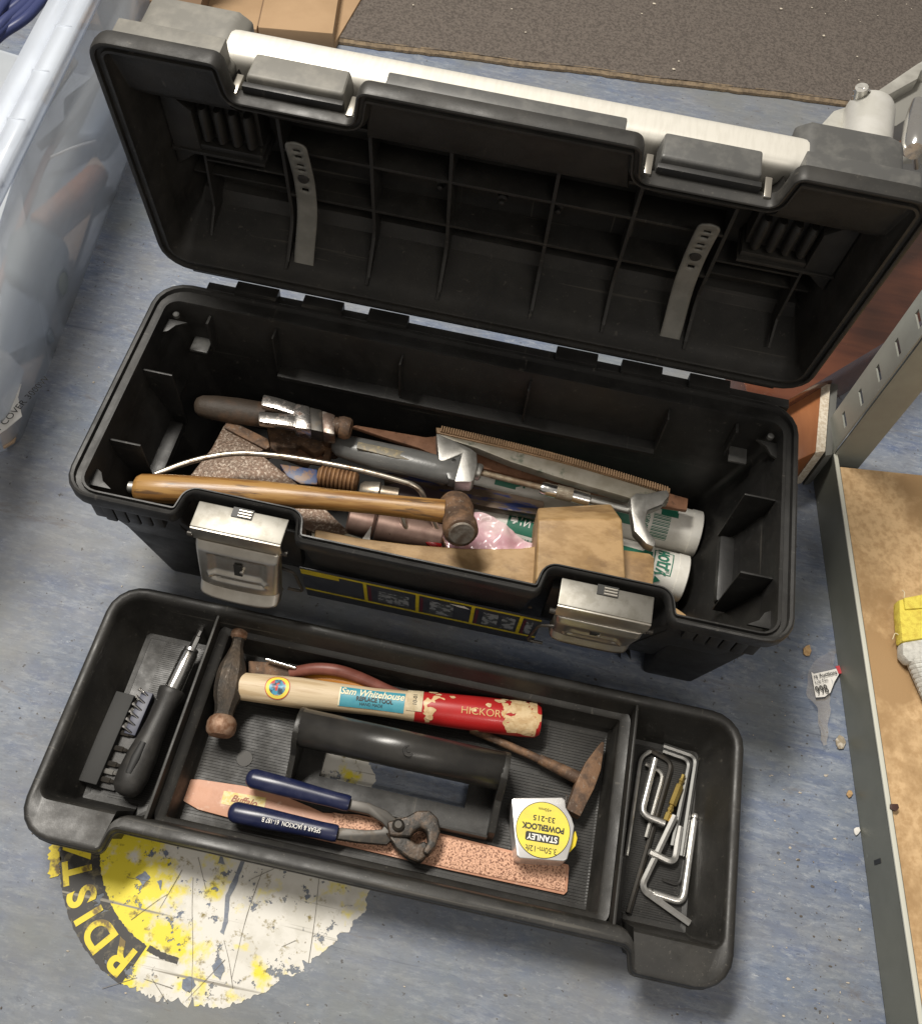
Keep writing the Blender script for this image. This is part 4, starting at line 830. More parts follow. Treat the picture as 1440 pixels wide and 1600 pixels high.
tx('мазка', .008, e-.034, 1.2, green, rot=math.pi/2); tx('грамм', .007, e-.034, .8, green, rot=math.pi/2)
cyl(e-.110, e-.042, .75, 1.15, green); cyl(.03, .055, 1.0, 1.9, green, .0006); tx('УД', .016, .06, 1.5, green, rot=math.pi/2, bold=.0005)
a, b = P(738, 812, .039), P(1068, 905, .038)
t, l_, cyl, tx = cart('grease cartridge lying nearer the front, boxed green lettering on its end', a, b, .0265, 0)
e = l_-.026
cyl(.040, e-.025, 1.00, 1.80, green)
tx('Литиевая к', .0165, .090, 1.55, wp); tx('Gr 400', .012, .105, 1.18, wp); cyl(.043, .051, 1.46, 1.66, wp, .0007)
cyl(.03, .10, .62, .66, green); tx('смазка 400', .007, .075, .8, green)
cyl(e-.028, e-.018, .75, 1.9, green)
for a0, a1, s0, s1 in ((1.0, 2.1, e-.016, e-.0148), (1.0, 2.1, e+.005, e+.0062), (1.0, 1.04, e-.016, e+.006), (2.06, 2.1, e-.016, e+.006)): cyl(s0, s1, a0, a1, green)
tx('УДОН', .0155, e-.0045, 1.56, green, rot=math.pi/2, bold=.0007, sx=.72); tx('II', .006, e+.002, 1.15, green, rot=math.pi/2)
cyl(e-.020, e-.008, .66, .72, green); tx('►', .010, e-.007, .69, green)
# long rusty bar with blue paint
t = slabt('cold_chisel', 'long rusty flat bar with worn blue paint, lying across the rear cartridge', 'chisel', [(600, 738), (640, 736), (720, 752), (850, 783), (850, 806), (760, 792), (680, 772), (600, 752)], .082, .012, M('blue_rusty_bar', (.12, .085, .06), .5, .4, c2=(.02, .035, .13), scale=40, lo=.52, hi=.6, c3=(.25, .2, .16), scale3=120, lo3=.6, hi3=.7, stretch=(.5, 3, 3)), bev=.002)
# rasp with tang
t = slabt('rusty_rasp', 'long rusty rasp with narrow bare tang, behind the hacksaw', 'rasp', [(550, 666), (556, 664), (665, 683), (690, 680), (880, 722), (1075, 779), (1073, 797), (1030, 790), (840, 752), (690, 716), (655, 700), (600, 683)], .098, .006, M('brown_rust', (.20, .095, .05), .7, .1, c2=(.28, .14, .08), scale=50, c3=(.1, .05, .03), scale3=90, bump=.4, bscale=500), bev=.001)
# hacksaw: toothed back, frame, casting, rod, hook, grey handle
t = thing('hacksaw', 'hacksaw with grey plastic handle, cast silver bracket and long flat frame ending in a hook', 'hacksaw', P(800, 740, .12)); bpy.context.view_layer.update()
iv = t.matrix_world.inverted()
slab('frame', [(683, 676), (700, 678), (790, 700), (900, 728), (1046, 770), (1044, 784), (1000, 784), (980, 777), (880, 748), (800, 722), (745, 700), (686, 682)], .128, .012, M('olive_grey_paint', (.20, .18, .14), .42, .3, c2=(.26, .24, .2), scale=40, c3=(.10, .11, .08), scale3=60), t, bev=.0015)
slab('saw_back', [(681, 668), (700, 669), (860, 706), (1047, 763), (1046, 770), (900, 728), (790, 700), (683, 676)], .130, .006, M('brown_saw_strip', (.24, .15, .08), .6, c2=(.32, .2, .11), scale=60), t, bev=.0006)
tl_ = []
p0_, p1_ = iv @ P(690, 669, .132), iv @ P(1042, 764, .132)
for i in range(95):
    c = p0_.lerp(p1_, i/94); c.y -= .004*math.sin(i/94*math.pi)*(-1); tl_.append(((c.x-.0007, c.y-.0045, c.z-.004), (c.x+.0007, c.y+.003, c.z+.0006)))
te = boxes('saw_teeth', tl_, M('brown_saw_strip', (0, 0, 0)), t)
te['kind'] = 'stuff'
slab('bracket', [(681, 676), (705, 686), (735, 700), (745, 707), (746, 728), (740, 750), (735, 753), (710, 752), (721, 709), (686, 723)], .136, .020, silver, t, bev=.003)
slab('hook', [(984, 777), (994, 769), (1009, 771), (1044, 763), (1046, 774), (1035, 788), (1012, 797), (1008, 815), (1014, 830), (1026, 846), (1022, 855), (1009, 849), (991, 829), (986, 800)], .133, .014, silver, t, bev=.003)
def chain(nm, pts, m, sq=.9, n=20):
    return tube(nm, [iv @ P(x, y, z) for x, y, z, r in pts], [q[3] for q in pts], m, t, n=n, sq=sq)
chain('handle', [(519, 693, .118, .004), (522, 694, .118, .0085), (530, 696, .118, .0125), (545, 700, .118, .0145), (590, 712, .12, .0165), (640, 722, .122, .0160), (680, 732, .124, .0158), (706, 737, .124, .0150), (716, 739, .124, .0120)], M('grey_handle_plastic', (.10, .102, .10), .32, c2=(.13, .13, .125), scale=30, bump=.15), sq=.8)
prism('label_recess', pxpoly([(559, 690), (625, 704), (658, 713), (656, 721), (620, 716), (557, 700)], .134, iv), (iv @ V((0, 0, .1315))).z, (iv @ V((0, 0, .1342))).z, M('worn_gold_print', (.15, .13, .09), .5, c2=(.25, .2, .11), scale=200, lo=.5, hi=.6), t, bevel=.0006)
slab('handle_web', [(690, 722), (721, 710), (712, 751), (700, 748)], .134, .016, M('grey_handle_plastic', (0, 0, 0)), t, bev=.002)
lathe('rivet', [(0, .0028), (.001, .0024)], chrome, t, mw=Matrix.Translation(iv @ P(709, 720, .1345)) @ Matrix.Rotation(-math.pi/2, 4, 'Y'), n=14)
chain('collar', [(739, 735, .122, .0085), (742, 736, .122, .0098), (749, 738, .122, .0098), (752, 739, .122, .0085)], silver)
chain('threaded_rod', [(750, 738, .122, .0035), (846, 762, .120, .0035)], M('worn_thread', (.30, .25, .18), .5, .6, c2=(.2, .14, .09), scale=100, bump=.6, bscale=700))
chain('ferrule', [(845, 762, .120, .0068), (848, 763, .120, .0078), (869, 768, .119, .0078)], chrome)
chain('knurled_nut', [(869, 768, .119, .0082), (894, 774, .119, .0082)], M('knurled', (.35, .31, .24), .5, .7, bump=1, bscale=900, bdist=.001, c2=(.25, .2, .15), scale=200))
chain('ferrule', [(894, 774, .119, .0078), (920, 781, .118, .0078), (921, 781, .118, .005)], chrome)
chain('rod_end', [(920, 781, .118, .0040), (990, 800, .118, .0040)], silver)
# dark rubber grip and the claw hammer head over it
t = thing('claw_hammer', 'claw hammer with worn bright steel claw, resting on a dark rubber grip', 'claw hammer', P(480, 650, .13)); bpy.context.view_layer.update(); iv = t.matrix_world.inverted()
slab('claw', [(411, 615), (436, 621), (464, 630), (463, 646), (456, 646), (432, 638), (407, 632)], .152, .010, tinm, t, bev=.0025)
slab('claw', [(404, 642), (430, 644), (458, 647), (464, 646), (462, 667), (430, 662), (403, 658)], .150, .010, tinm, t, bev=.0025)
slab('head_block', [(461, 629), (484, 634), (486, 671), (459, 667)], .153, .020, tinm, t, bev=.003)
slab('head_block', [(483, 635), (503, 640), (505, 675), (485, 671)], .151, .020, darkst, t, bev=.002)
slab('head_block', [(502, 640), (524, 647), (523, 679), (504, 675)], .152, .020, M('brown_steel2', (.14, .10, .08), .4, .7, c2=(.3, .27, .24), scale=90, lo=.5, hi=.6), t, bev=.003)
chain('neck', [(522, 664, .144, .0095), (532, 667, .144, .0090)], rust)
chain('poll', [(530, 667, .144, .0115), (533, 667, .144, .0125), (543, 670, .144, .0125), (548, 671, .144, .0105)], rust)
chain('shaft', [(505, 664, .138, .009), (515, 690, .10, .009), (520, 705, .06, .010)], rust)
t = thing('rubber_grip_tool', 'dark brown rubber grip of an old tool, its rounded end nearest the left wall', 'tool handle', P(350, 640, .12)); iv = t.matrix_world.inverted()
chain('grip', [(304, 633, .125, .004), (307, 633, .125, .009), (314, 634, .125, .0125), (335, 637, .125, .0145), (370, 642, .125, .0155), (410, 648, .125, .0150), (450, 655, .125, .0125), (490, 664, .125, .011)], M('brown_rubber', (.045, .032, .022), .6, c2=(.09, .05, .028), scale=40, lo=.5, hi=.7, bump=.5, bscale=200), sq=.8)
# axe head
t = thing('axe_head', 'rust-speckled axe head lying flat under the wire frame', 'axe head', P(400, 730, .10)); bpy.context.view_layer.update()
slab('blade', [(353, 657), (360, 656), (419, 685), (422, 698), (404, 706), (440, 735), (485, 772), (545, 830), (520, 842), (400, 800), (290, 760), (297, 742), (330, 700)], .118, .024, speck, t, bev=.004)
slab('edge_bevel', [(353, 657), (360, 656), (419, 685), (422, 698), (415, 702), (350, 668)], .1215, .006, rust, t, bev=.002)
# adjustable wrench
t = thing('pipe_wrench', 'rusty adjustable wrench with traces of blue paint and a ribbed adjusting nut', 'wrench', P(470, 700, .09)); bpy.context.view_layer.update(); iv = t.matrix_world.inverted()
slab('jaw_frame', [(416, 668), (440, 664), (524, 674), (522, 690), (513, 722), (500, 724), (508, 700), (490, 708), (466, 692), (462, 702), (486, 712), (480, 724), (424, 704), (421, 692)], .100, .014, rust, t, bev=.003)
slab('jaw_plate', [(424, 690), (500, 700), (510, 722), (440, 712)], .088, .012, M('brown_rust', (0, 0, 0)), t, bev=.002)
slab('blue_block', [(436, 724), (496, 733), (496, 757), (470, 756), (448, 744)], .112, .018, M('blue_chipped_paint', (.025, .045, .12), .45, c2=(.16, .085, .045), scale=80, lo=.45, hi=.55), t, bev=.002)
pr_ = []
for i in range(9): pr_ += [(i*.0045, .0105), (i*.0045+.0016, .0128), (i*.0045+.0030, .0128), (i*.0045+.0044, .0105)]
lathe('ribbed_nut', [(-.002, .009)]+pr_+[(.042, .008)], M('orange_rust', (.26, .14, .06), .65, .2, c2=(.16, .08, .035), scale=80, bump=.3), t, mw=iv @ frame(P(500, 744, .105), P(560, 754, .105)), n=28)
# wire frame of a small hacksaw
t = thing('junior_hacksaw_frame', 'thin bent chrome wire frame of a small hacksaw arching over the axe head', 'saw frame', P(450, 715, .14)); iv = t.matrix_world.inverted()
tube('wire', fillet([iv @ P(*q) for q in [(243, 741, .150), (300, 719, .152), (365, 707, .153), (430, 711, .153), (500, 722, .152), (580, 738, .150), (655, 760, .146), (668, 792, .125), (697, 860, .085)]], .03, 8), .0030, M('worn_chrome_wire', (.60, .55, .47), .3, .9, c2=(.30, .2, .13), scale=120, lo=.52, hi=.66), t)
tube('wire', [iv @ P(628, 806, .118), iv @ P(645, 858, .090)], .0031, M('worn_chrome_wire', (0, 0, 0)), t)
# steel couplings and odd pieces underneath
def rod(nm, label, cat, a, b, prof, m, part='body'):
    fm = frame(P(*a), P(*b)); l_ = (P(*b)-P(*a)).length; t = thing(nm, label, cat, fm); lathe(part, [(x*l_, r) for x, r in prof], m, t); return t
pink = M('brown_steel', (.17, .105, .085), .45, .5, c2=(.24, .16, .13), scale=50, c3=(.05, .03, .025), scale3=220, lo3=.68, hi3=.74)
rod('steel_pipe_piece', 'brown steel pipe piece with pitted surface under the wooden hammer handle', 'pipe', (588, 822, .095), (690, 845, .09), [(0, .016), (.02, .0175), (.98, .0175), (1, .016)], pink)
rod('steel_socket', 'short rusty socket left of the brown pipe piece', 'socket', (543, 812, .10), (586, 822, .097), [(0, .011), (.06, .0145), (.9, .0155), (1, .012)], pink)
rod('bright_collar', 'dull shiny metal collar showing behind the wooden handle', 'collar', (562, 768, .10), (622, 776, .10), [(0, .009), (.1, .0120), (.5, .0135), (.55, .010), (1, .0095)], M('dull_metal', (.42, .38, .32), .35, .8, c2=(.25, .2, .15), scale=60))
slabt('flat_plastic_piece', 'grey flat plastic piece lying dark behind the wooden handle', 'plastic piece', [(588, 760), (640, 752), (690, 770), (690, 790), (640, 792), (600, 782)], .085, .004, M('mauve_plastic', (.085, .06, .065), .4), bev=.0006)
slabt('paper_card', 'pale card strip showing behind the box rim, next to the left latch', 'card', [(487, 818), (540, 833), (578, 846), (574, 868), (530, 858), (487, 848)], .115, .001, M('pale_card', (.55, .52, .42), .6), bev=0)
slabt('torn_paper_piece', 'small torn white paper piece above the pale card', 'paper', [(563, 846), (580, 822), (577, 850)], .118, .0008, paper, bev=0)
slabt('wood_offcut', 'small wood offcut on the box floor by the right latch', 'wood piece', [(1047, 948), (1056, 950), (1088, 972), (1070, 974), (1044, 966)], .03, .01, mallw, bev=.001)
t = thing('red_handled_tool', 'glossy red plastic grip showing between the wires and the hammer head', 'tool', P(665, 835, .10)); bpy.context.view_layer.update()
slab('grip', [(648, 820), (662, 816), (690, 848), (692, 858), (676, 856), (656, 842), (644, 828)], .104, .010, M('red_plastic', (.42, .015, .02), .25, coat=.3), t, bev=.003)
slab('clear_film', [(636, 822), (652, 812), (664, 818), (654, 838), (642, 836)], .100, .004, M('mauve_film', (.30, .14, .20), .3), t, bev=.001)
# crumpled pink rag
def rag():
    px = [(672, 858), (735, 800), (770, 812), (842, 858), (848, 925), (760, 905), (690, 880)]
    t = thing('pink_rag', 'crumpled pink plastic bag tucked beside the hammer head and cartridges', 'plastic bag', P(760, 860, .08)); iv = t.matrix_world.inverted()
    bm = bmesh.new(); vs2 = [bm.verts.new(iv @ P(x, y, .088)) for x, y in px]; bm.faces.new(vs2)
    bmesh.ops.triangulate(bm, faces=bm.faces[:]); 
    for _ in range(5): bmesh.ops.subdivide_edges(bm, edges=bm.edges[:], cuts=1, use_grid_fill=True)
    for v_ in bm.verts:
        n_ = v_.co; d = noise.noise(n_*38)*.010+abs(noise.noise(n_*75+V((3, 3, 3))))*.006; v_.co.z += d
    fin('sheet', bm, M('pink_film', (.62, .36, .42), .25, c2=(.74, .58, .58), scale=30, lo=.4, hi=.65, coat=.5), t, ang=70)
rag()
# wooden mallet
mp0 = P(905, 848, .150); ax = (P(1000, 872, .14)-P(835, 832, .14)).normalized()
t = thing('wooden_mallet', 'beech mallet with block head and waisted handle, lying at the front of the box', 'mallet', P(905, 850, .12)); bpy.context.view_layer.update(); iv = t.matrix_world.inverted()
ztop = .158
A_ = [P(840, 812, ztop), P(972, 811, ztop), P(978, 905, ztop-.012), P(837, 908, ztop-.012)]     # upper face
B_ = [P(840, 793, ztop-.030), P(955, 787, ztop-.030)]
v = [iv @ q for q in A_]; bk0, bk1 = iv @ B_[0], iv @ B_[1]
dn = V((0, 0, -.070))
v += [bk0, bk1]; v += [v[3]+dn, v[2]+dn, v[5]+dn+V((0, 0, .028)), v[4]+dn+V((0, 0, .028))]
mesh('head', v, [(0, 1, 2, 3), (4, 5, 1, 0), (3, 2, 7, 6), (4, 9, 8, 5), (6, 7, 8, 9), (4, 0, 3, 6, 9), (5, 8, 7, 2, 1)], mallw, t, bevel=.0035, seg=3)
v = []; secs = [((492, 826), (490, 850)), ((560, 840), (560, 868)), ((640, 850), (640, 882)), ((720, 856), (720, 892)), ((780, 857), (782, 903)), ((815, 856), (815, 912)), ((842, 852), (842, 922))]
hz = .124
for a_, b_ in secs:
    p_, q_ = iv @ P(a_[0], a_[1], hz), iv @ P(b_[0], b_[1], hz-.006)
    v += [p_, q_, q_+V((0, 0, -.018)), p_+V((0, 0, -.018))]
f = [(3, 2, 1, 0), tuple(len(v)-4+i for i in (0, 1, 2, 3))]+[(4*j+i, 4*j+4+i, 4*j+4+(i+1) % 4, 4*j+(i+1) % 4) for j in range(len(secs)-1) for i in range(4)]
mesh('handle', v, f, mallw, t, bevel=.003, seg=3, ang=28)
slab('handle_end', [(972, 858), (1016, 864), (1023, 872), (1020, 925), (972, 915)], .124, .028, mallw, t, bev=.003)
# ball-pein hammer with varnished handle
p0, p1 = P(213, 762, .158), P(694, 799, .160); fm = frame(p0, p1); l_ = (p1-p0).length
t = thing('wooden_hammer', 'hammer with long varnished wooden handle and rusty round head, lying on top of the pile', 'hammer', fm)
R2 = [(-.002, .009), (0, .0125), (.004, .0148), (.03, .0155), (.08, .0150), (.13, .0138), (.17, .0122), (.20, .0112), (.24, .0112), (.28, .0118), (.31, .0125), (l_, .0128)]
v = []; nn = 24
for x, r in R2:
    yo = .004*math.sin(max(0, x)/l_*math.pi)
    for i in range(nn):
        a = 2*math.pi*i/nn; v.append((x, yo+math.cos(a)*r, math.sin(a)*r*.85))
m = len(R2)
f = [(j*nn+i, j*nn+(i+1) % nn, (j+1)*nn+(i+1) % nn, (j+1)*nn+i) for j in range(m-1) for i in range(nn)]+[tuple(range(nn-1, -1, -1)), tuple((m-1)*nn+i for i in range(nn))]
mesh('handle', v, f, woodh, t)
lathe('hanging_plug', [(-.008, .003), (-.006, .006), (0, .006)], silver, t, mw=Tm(-.001, 0, 0), n=14)
iv = fm.inverted(); f0 = P(721, 834, .172); f1 = P(703, 778, .150)+V((0, .012, -.012))
hf = iv @ frame(f0, f1)
lathe('head', [(0, .0120), (.0012, .0160), (.004, .0175), (.014, .0178), (.020, .0160), (.026, .0165), (.040, .0185), (.052, .0175), (.060, .013), (.064, .008)], rust, t, mw=hf, n=30, wob=.0004)
lathe('striking_face', [(-.0012, .0001), (-.001, .0118), (.001, .0142)], M('worn_face', (.30, .27, .23), .5, .5, c2=(.17, .13, .1), scale=90, bump=.4), t, mw=hf, n=30)
t = None

# ------------------------------------------------------------------ surroundings
# shelving unit on the right
so = V((.445, .333, 0)); se = V((.124, -.992, 0)).normalized(); sn = V((.992, .124, 0))
sm = Matrix(((se.x, sn.x, 0, so.x), (se.y, sn.y, 0, so.y), (0, 0, 1, 0), (0, 0, 0, 1)))      # x along the beam toward the viewer, y away from the box
sh = thing('shelving_unit', 'grey slotted steel shelving unit with a low chipboard shelf on the right', 'shelving', sm)
boxes('beam', [((-.02, .0, 0), (1.1, .0025, .062)), ((-.02, .0, .0595), (1.1, .006, .0625)), ((-.02, .0, .0), (1.1, .02, .002))], beamm, sh, bevel=.0006)
box('beam_edge', (-.02, -.0002, .0612), (1.1, .0045, .0638), M('pale_beam_edge', (.55, .55, .48), .35), sh, bevel=.0006)  # paler strip along the top edge of the beam
box('beam_slot', (.462, -.0006, .022), (.4665, .0002, .036), ink, sh, bevel=0)
def chipboard():
    nx, ny = 60, 30; v = []
    for i in range(nx+1):
        for j in range(ny+1):
            x = .012+i*1.09/nx; y = .0070+j*.6/ny; v.append((x, y, .0585+noise.noise(V((x*6, y*6, 0)))*.0008))
    return mesh('chipboard_shelf', v, [(i*(ny+1)+j, i*(ny+1)+j+1, (i+1)*(ny+1)+j+1, (i+1)*(ny+1)+j) for i in range(nx) for j in range(ny)], chip, sh)
chipboard(); box('chipboard_body', (.012, .007, .045), (1.1, .6, .0573), chipe, sh, bevel=0)
# slotted corner post: two flanges, slots cut through the wide one
fl_w = .046
def post():
    z0, z1 = .0, 1.2; zs = [.012+.0445*i for i in range(26)]
    v, f = [], []
    def quad(y0, y1, za, zb):
        b_ = len(v); v.extend([(-y0, 0, za), (-y1, 0, za), (-y1, 0, zb), (-y0, 0, zb)]); f.append((b_, b_+1, b_+2, b_+3))
    a0, a1 = .010, .031; last = z0
    quad(0, a0, z0, z1); quad(a1, fl_w, z0, z1)
    for z in zs:
        quad(a0, a1, last, z); last = z+.0075
    quad(a0, a1, last, z1)
    pst = mesh('post', v, f, postm, sh, smooth=False, mw=Tm(-.004, .0, 0)); md = pst.modifiers.new('thickness', 'SOLIDIFY'); md.thickness = .002
    box('post_flange', (0, 0, 0), (.002, .040, 1.2), postm, sh, bevel=.0004, mw=Tm(-.0045, .0012, 0))
    for z in (.03, .07): lathe('bolt_hole', [(0, .0028), (.0006, .0028)], ink, pst, mw=Matrix.Translation((-.030, -.0012, z)) @ Matrix.Rotation(-math.pi/2, 4, 'Z'), n=14)
post()
# work glove on the shelf
t = thing('work_glove', 'pale knitted work glove with frayed yellow hem lying on the chipboard shelf', 'glove', P(1428, 1000, .066)); bpy.context.view_layer.update(); iv = t.matrix_world.inverted()
hem = M('yellow_knit', (.76, .64, .10), .9, c2=(.62, .48, .07), scale=120, lo=.45, hi=.6, bump=1, bscale=600, bdist=.001)
slab('hem', [(1404, 936), (1440, 929), (1500, 918), (1500, 985), (1440, 998), (1409, 1003), (1405, 960)], .080, .016, hem, t, bev=.004)
slab('hem_fold', [(1412, 934), (1500, 917), (1500, 945), (1414, 952)], .0825, .004, hem, t, bev=.0015)
knit = M('grey_white_knit', (.62, .61, .56), .9, c2=(.48, .47, .43), scale=160, bump=1, bscale=700, bdist=.001)
slab('cuff', [(1409, 1003), (1440, 998), (1500, 985), (1500, 1020), (1470, 1040), (1440, 1034), (1420, 1034), (1410, 1022)], .078, .015, knit, t, bev=.004)
for i in range(9):
    y = 1036+i*7.0; x = 1421+i*3.0
    tube('knit_rib', [iv @ P(x, y, .070), iv @ P(x+6, y-2, .077), iv @ P(x+60, y-10, .080)], .0030, knit, t, n=8)
slab('cuff_base', [(1420, 1032), (1500, 1020), (1500, 1100), (1450, 1100)], .072, .009, knit, t, bev=.002)
for a_, b_, c_ in (((1406, 994, .074), (1398, 988, .072), (1394, 999, .07)), ((1412, 934, .08), (1413, 925, .08), (1409, 922, .078)), ((1409, 1000, .074), (1405, 1004, .07), (1406, 1010, .068))):
    tube('loose_thread', fillet([iv @ P(*a_), iv @ P(*b_), iv @ P(*c_)], .003), .0004, cream, t, n=5)
# laminated boards behind
def board(nm, label, px, z, th, m, edge=None):
    cx = sum(p_[0] for p_ in px)/len(px); cy_ = sum(p_[1] for p_ in px)/len(px); t = thing(nm, label, 'board', P(cx, cy_, z)); bpy.context.view_layer.update()
    slab('panel', px, z, th, m, t, bev=.001); return t
t = board('laminated_board', 'glossy red-brown laminated board lying behind the right end of the open lid', [(1180, 655), (1290, 590), (1440, 500), (1560, 420), (1560, 150), (1300, 250), (1150, 560)], .10, .099, redw)
t = board('orange_board', 'orange wood-grain board with pale chipboard edge, between the box and the shelf post', [(1215, 640), (1283, 602), (1292, 600), (1274, 706), (1240, 722), (1215, 720)], .075, .074, orangew)
bpy.context.view_layer.update()
slab('chipboard_edge', [(1283, 601), (1297, 600), (1289, 705), (1274, 707)], .0755, .0745, chipe, t, bev=.0005)
slab('support_block', [(1297, 598), (1309, 600), (1300, 710), (1289, 712)], .070, .069, M('dark_board', (.12, .12, .11), .7), t, bev=.001)
# carpet mat
q = [P(525, 68, .006), P(1332, 172, .006), P(1660, 214, .006), P(1700, -400, .006), P(600, -400, .006)]
def carpet():
    t = thing('carpet_mat', 'dark brown-grey carpet mat with a worn beige edge, behind the tool box', 'mat', (q[0].x, q[0].y, 0)); iv = t.matrix_world.inverted()
    pm = M('carpet_pile', (.14, .118, .102), .95, c2=(.08, .067, .058), scale=200, lo=.42, hi=.6, c3=(.17, .146, .126), scale3=260, lo3=.56, hi3=.68, bump=1, bscale=260, bdist=.003)
    x0, x1, y1 = -.44, .95, 2.2
    nx, ny = 150, 110; v = []
    for i in range(nx+1):
        for j in range(ny+1):
            x = x0+(x1-x0)*i/nx; ye = 1.022+(x+.363)*.108+noise.noise(V((x*9, 0, 0)))*.003; y = ye+(y1-ye)*(j/ny)**1.6
            v.append(iv @ V((x, y, .0085+noise.noise(V((x*30, y*30, 0)))*.001+random.uniform(-.0006, .0006))))
    mesh('pile', v, [(i*(ny+1)+j, i*(ny+1)+j+1, (i+1)*(ny+1)+j+1, (i+1)*(ny+1)+j) for i in range(nx) for j in range(ny)], pm, t)
    v = []
    for i in range(nx+1):
        x = x0+(x1-x0)*i/nx; ye = 1.022+(x+.363)*.108+noise.noise(V((x*9, 0, 0)))*.003
        w_ = .007+noise.noise(V((x*60, 4, 0)))*.003
        v += [iv @ V((x, ye-w_, .001)), iv @ V((x, ye-w_*.9, .005)), iv @ V((x, ye+.003, .0088))]
    mesh('worn_edge', v, [(3*i+k, 3*i+3+k, 3*i+4+k, 3*i+1+k) for i in range(nx) for k in range(2)], M('jute_edge', (.24, .18, .115), .9, c2=(.14, .105, .07), scale=120, bump=1, bscale=500), t)
carpet()
# cardboard box and grey bin at the top
def cbox():
    t = thing('cardboard_box', 'brown cardboard box standing on the floor beyond the lid, top left of the mat', 'cardboard box', (-.366, 1.004, 0)); bpy.context.view_layer.update()
    c0 = V((-.362, 1.000)); dx = V((-.985, -.17)); dy = V((.08, .99))
    pts = [c0, c0+dy*.4, c0+dx*.42+dy*.4, c0+dx*.42]; pts = [(a.x+.366, a.y-1.004) for a in pts]
    prism('carton', pts, 0, .012, card, t, bevel=.001)
    mw = Matrix.Translation((c0.x+.366, c0.y-1.004, 0)) @ Matrix.Rotation(math.atan2(-.17, -.985)+math.pi, 4, 'Z')
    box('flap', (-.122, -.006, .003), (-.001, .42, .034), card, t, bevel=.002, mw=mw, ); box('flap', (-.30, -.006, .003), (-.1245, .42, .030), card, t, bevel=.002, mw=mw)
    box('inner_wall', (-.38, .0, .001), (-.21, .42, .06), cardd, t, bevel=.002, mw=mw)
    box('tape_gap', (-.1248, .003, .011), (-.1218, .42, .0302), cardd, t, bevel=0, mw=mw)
cbox()
t = thing('grey_bin', 'dull grey plastic bin wall between the clear tub and the cardboard box', 'bin', (-.80, 1.0, 0))
box('front_wall', (-.10, .0, 0), (.22, .20, .20), M('dull_grey_bin', (.17, .16, .145), .5), t, bevel=.01)
box('rim', (-.11, -.008, .19), (.23, .205, .205), M('dull_grey_bin_rim', (.26, .25, .23), .5), t, bevel=.004)
# clear storage tub
def plastic(name, c, alpha, rough=.35):
    m = bpy.data.materials.new(name); m.use_nodes = True; nt = m.node_tree; N = nt.nodes; K = nt.links; b = N['Principled BSDF']; out = N['Material Output']
    b.inputs['Base Color'].default_value = col(c); b.inputs['Roughness'].default_value = rough
    tr_ = N.new('ShaderNodeBsdfTransparent'); tr_.inputs[0].default_value = (.93, .95, 1, 1); ms = N.new('ShaderNodeMixShader')
    tc = N.new('ShaderNodeTexCoord'); nz = N.new('ShaderNodeTexNoise'); nz.inputs['Scale'].default_value = 6; K.new(tc.outputs['Object'], nz.inputs['Vector'])
    mr = N.new('ShaderNodeMapRange'); mr.inputs[1].default_value = .3; mr.inputs[2].default_value = .7; mr.inputs[3].default_value = alpha-.1; mr.inputs[4].default_value = alpha+.12; K.new(nz.outputs[0], mr.inputs[0])
    K.new(mr.outputs[0], ms.inputs[0]); K.new(tr_.outputs[0], ms.inputs[1]); K.new(b.outputs[0], ms.inputs[2]); K.new(ms.outputs[0], out.inputs[0]); return m
tubm = plastic('milky_clear_plastic', (.60, .64, .68), .60, .16); tubr = plastic('milky_rim_plastic', (.66, .71, .78), .58, .3)
t = thing('storage_tub', 'large milky clear plastic storage tub filled with odds and ends, on the left', 'storage tub', (-.55, .13, 0)); iv = t.matrix_world.inverted()
def ln(a, b, s): return a+(b-a)*s
g0, g1 = V((-.527, .128, 0)), V((-.600, .80, 0))           # foot of the wall facing the box
hgt = .27; r0_, r1_ = P(-3, 285, hgt), P(139, 0, hgt); dr_ = (r1_-r0_).normalized(); r1_ = r0_+dr_*.62; r0_ = r0_-dr_*.30
def sheet(nm, pts, m, th=.002, cut=1):
    n = len(pts)//2; o = mesh(nm, [iv @ p_ for p_ in pts], [(2*i, 2*i+2, 2*i+3, 2*i+1) for i in range(n-1)], m, t); md = o.modifiers.new('thickness', 'SOLIDIFY'); md.thickness = th; return o
gl = []
steps = [(g1, r1_+V((-.02, 0, -.05))), (g0+V((-.004, .03, 0)), r0_+V((-.02, .02, -.05)))]
arc = []
for i in range(9):
    a = i/8*math.pi/2; arc.append(V((g0.x-.035+math.cos(-a)*.035, g0.y+.035+math.sin(-a)*.035, 0)))
lo_pts = [g1]+[ln(g1, arc[0], k/6) for k in range(1, 6)]+arc+[V((-.9, g0.y, 0))]
pts = []
for i, p_ in enumerate(lo_pts):
    if i < 6: s = i/6; hi = ln(r1_, r0_, s*.72)+V((-.018, 0, -.045))
    else: s = min(1, (i-6)/9); hi = V((p_.x+.03, p_.y-.03, .22)) if i < len(lo_pts)-1 else V((-.9, p_.y-.03, .22))
    pts += [p_, hi]
sheet('wall', pts, tubm)
fb = [iv @ V(p_) for p_ in ((-.9, g0.y, .004), (g0.x-.03, g0.y+.004, .004), (g0.x-.004, g0.y+.04, .004), (g1.x, g1.y, .004), (-1.3, .9, .004))]
mesh('base', fb, [(0, 1, 2, 3, 4)], tubm, t, smooth=False)
X_ = V((dr_.y, -dr_.x, 0)); X_ = X_ if X_.x > 0 else -X_
def strip(o0, o1, z0, z1, m, nm='rim'):
    sheet(nm, [r0_+X_*o0+V((0, 0, z0-hgt)), r0_+X_*o1+V((0, 0, z1-hgt)), r1_+X_*o0+V((0, 0, z0-hgt)), r1_+X_*o1+V((0, 0, z1-hgt))], m)
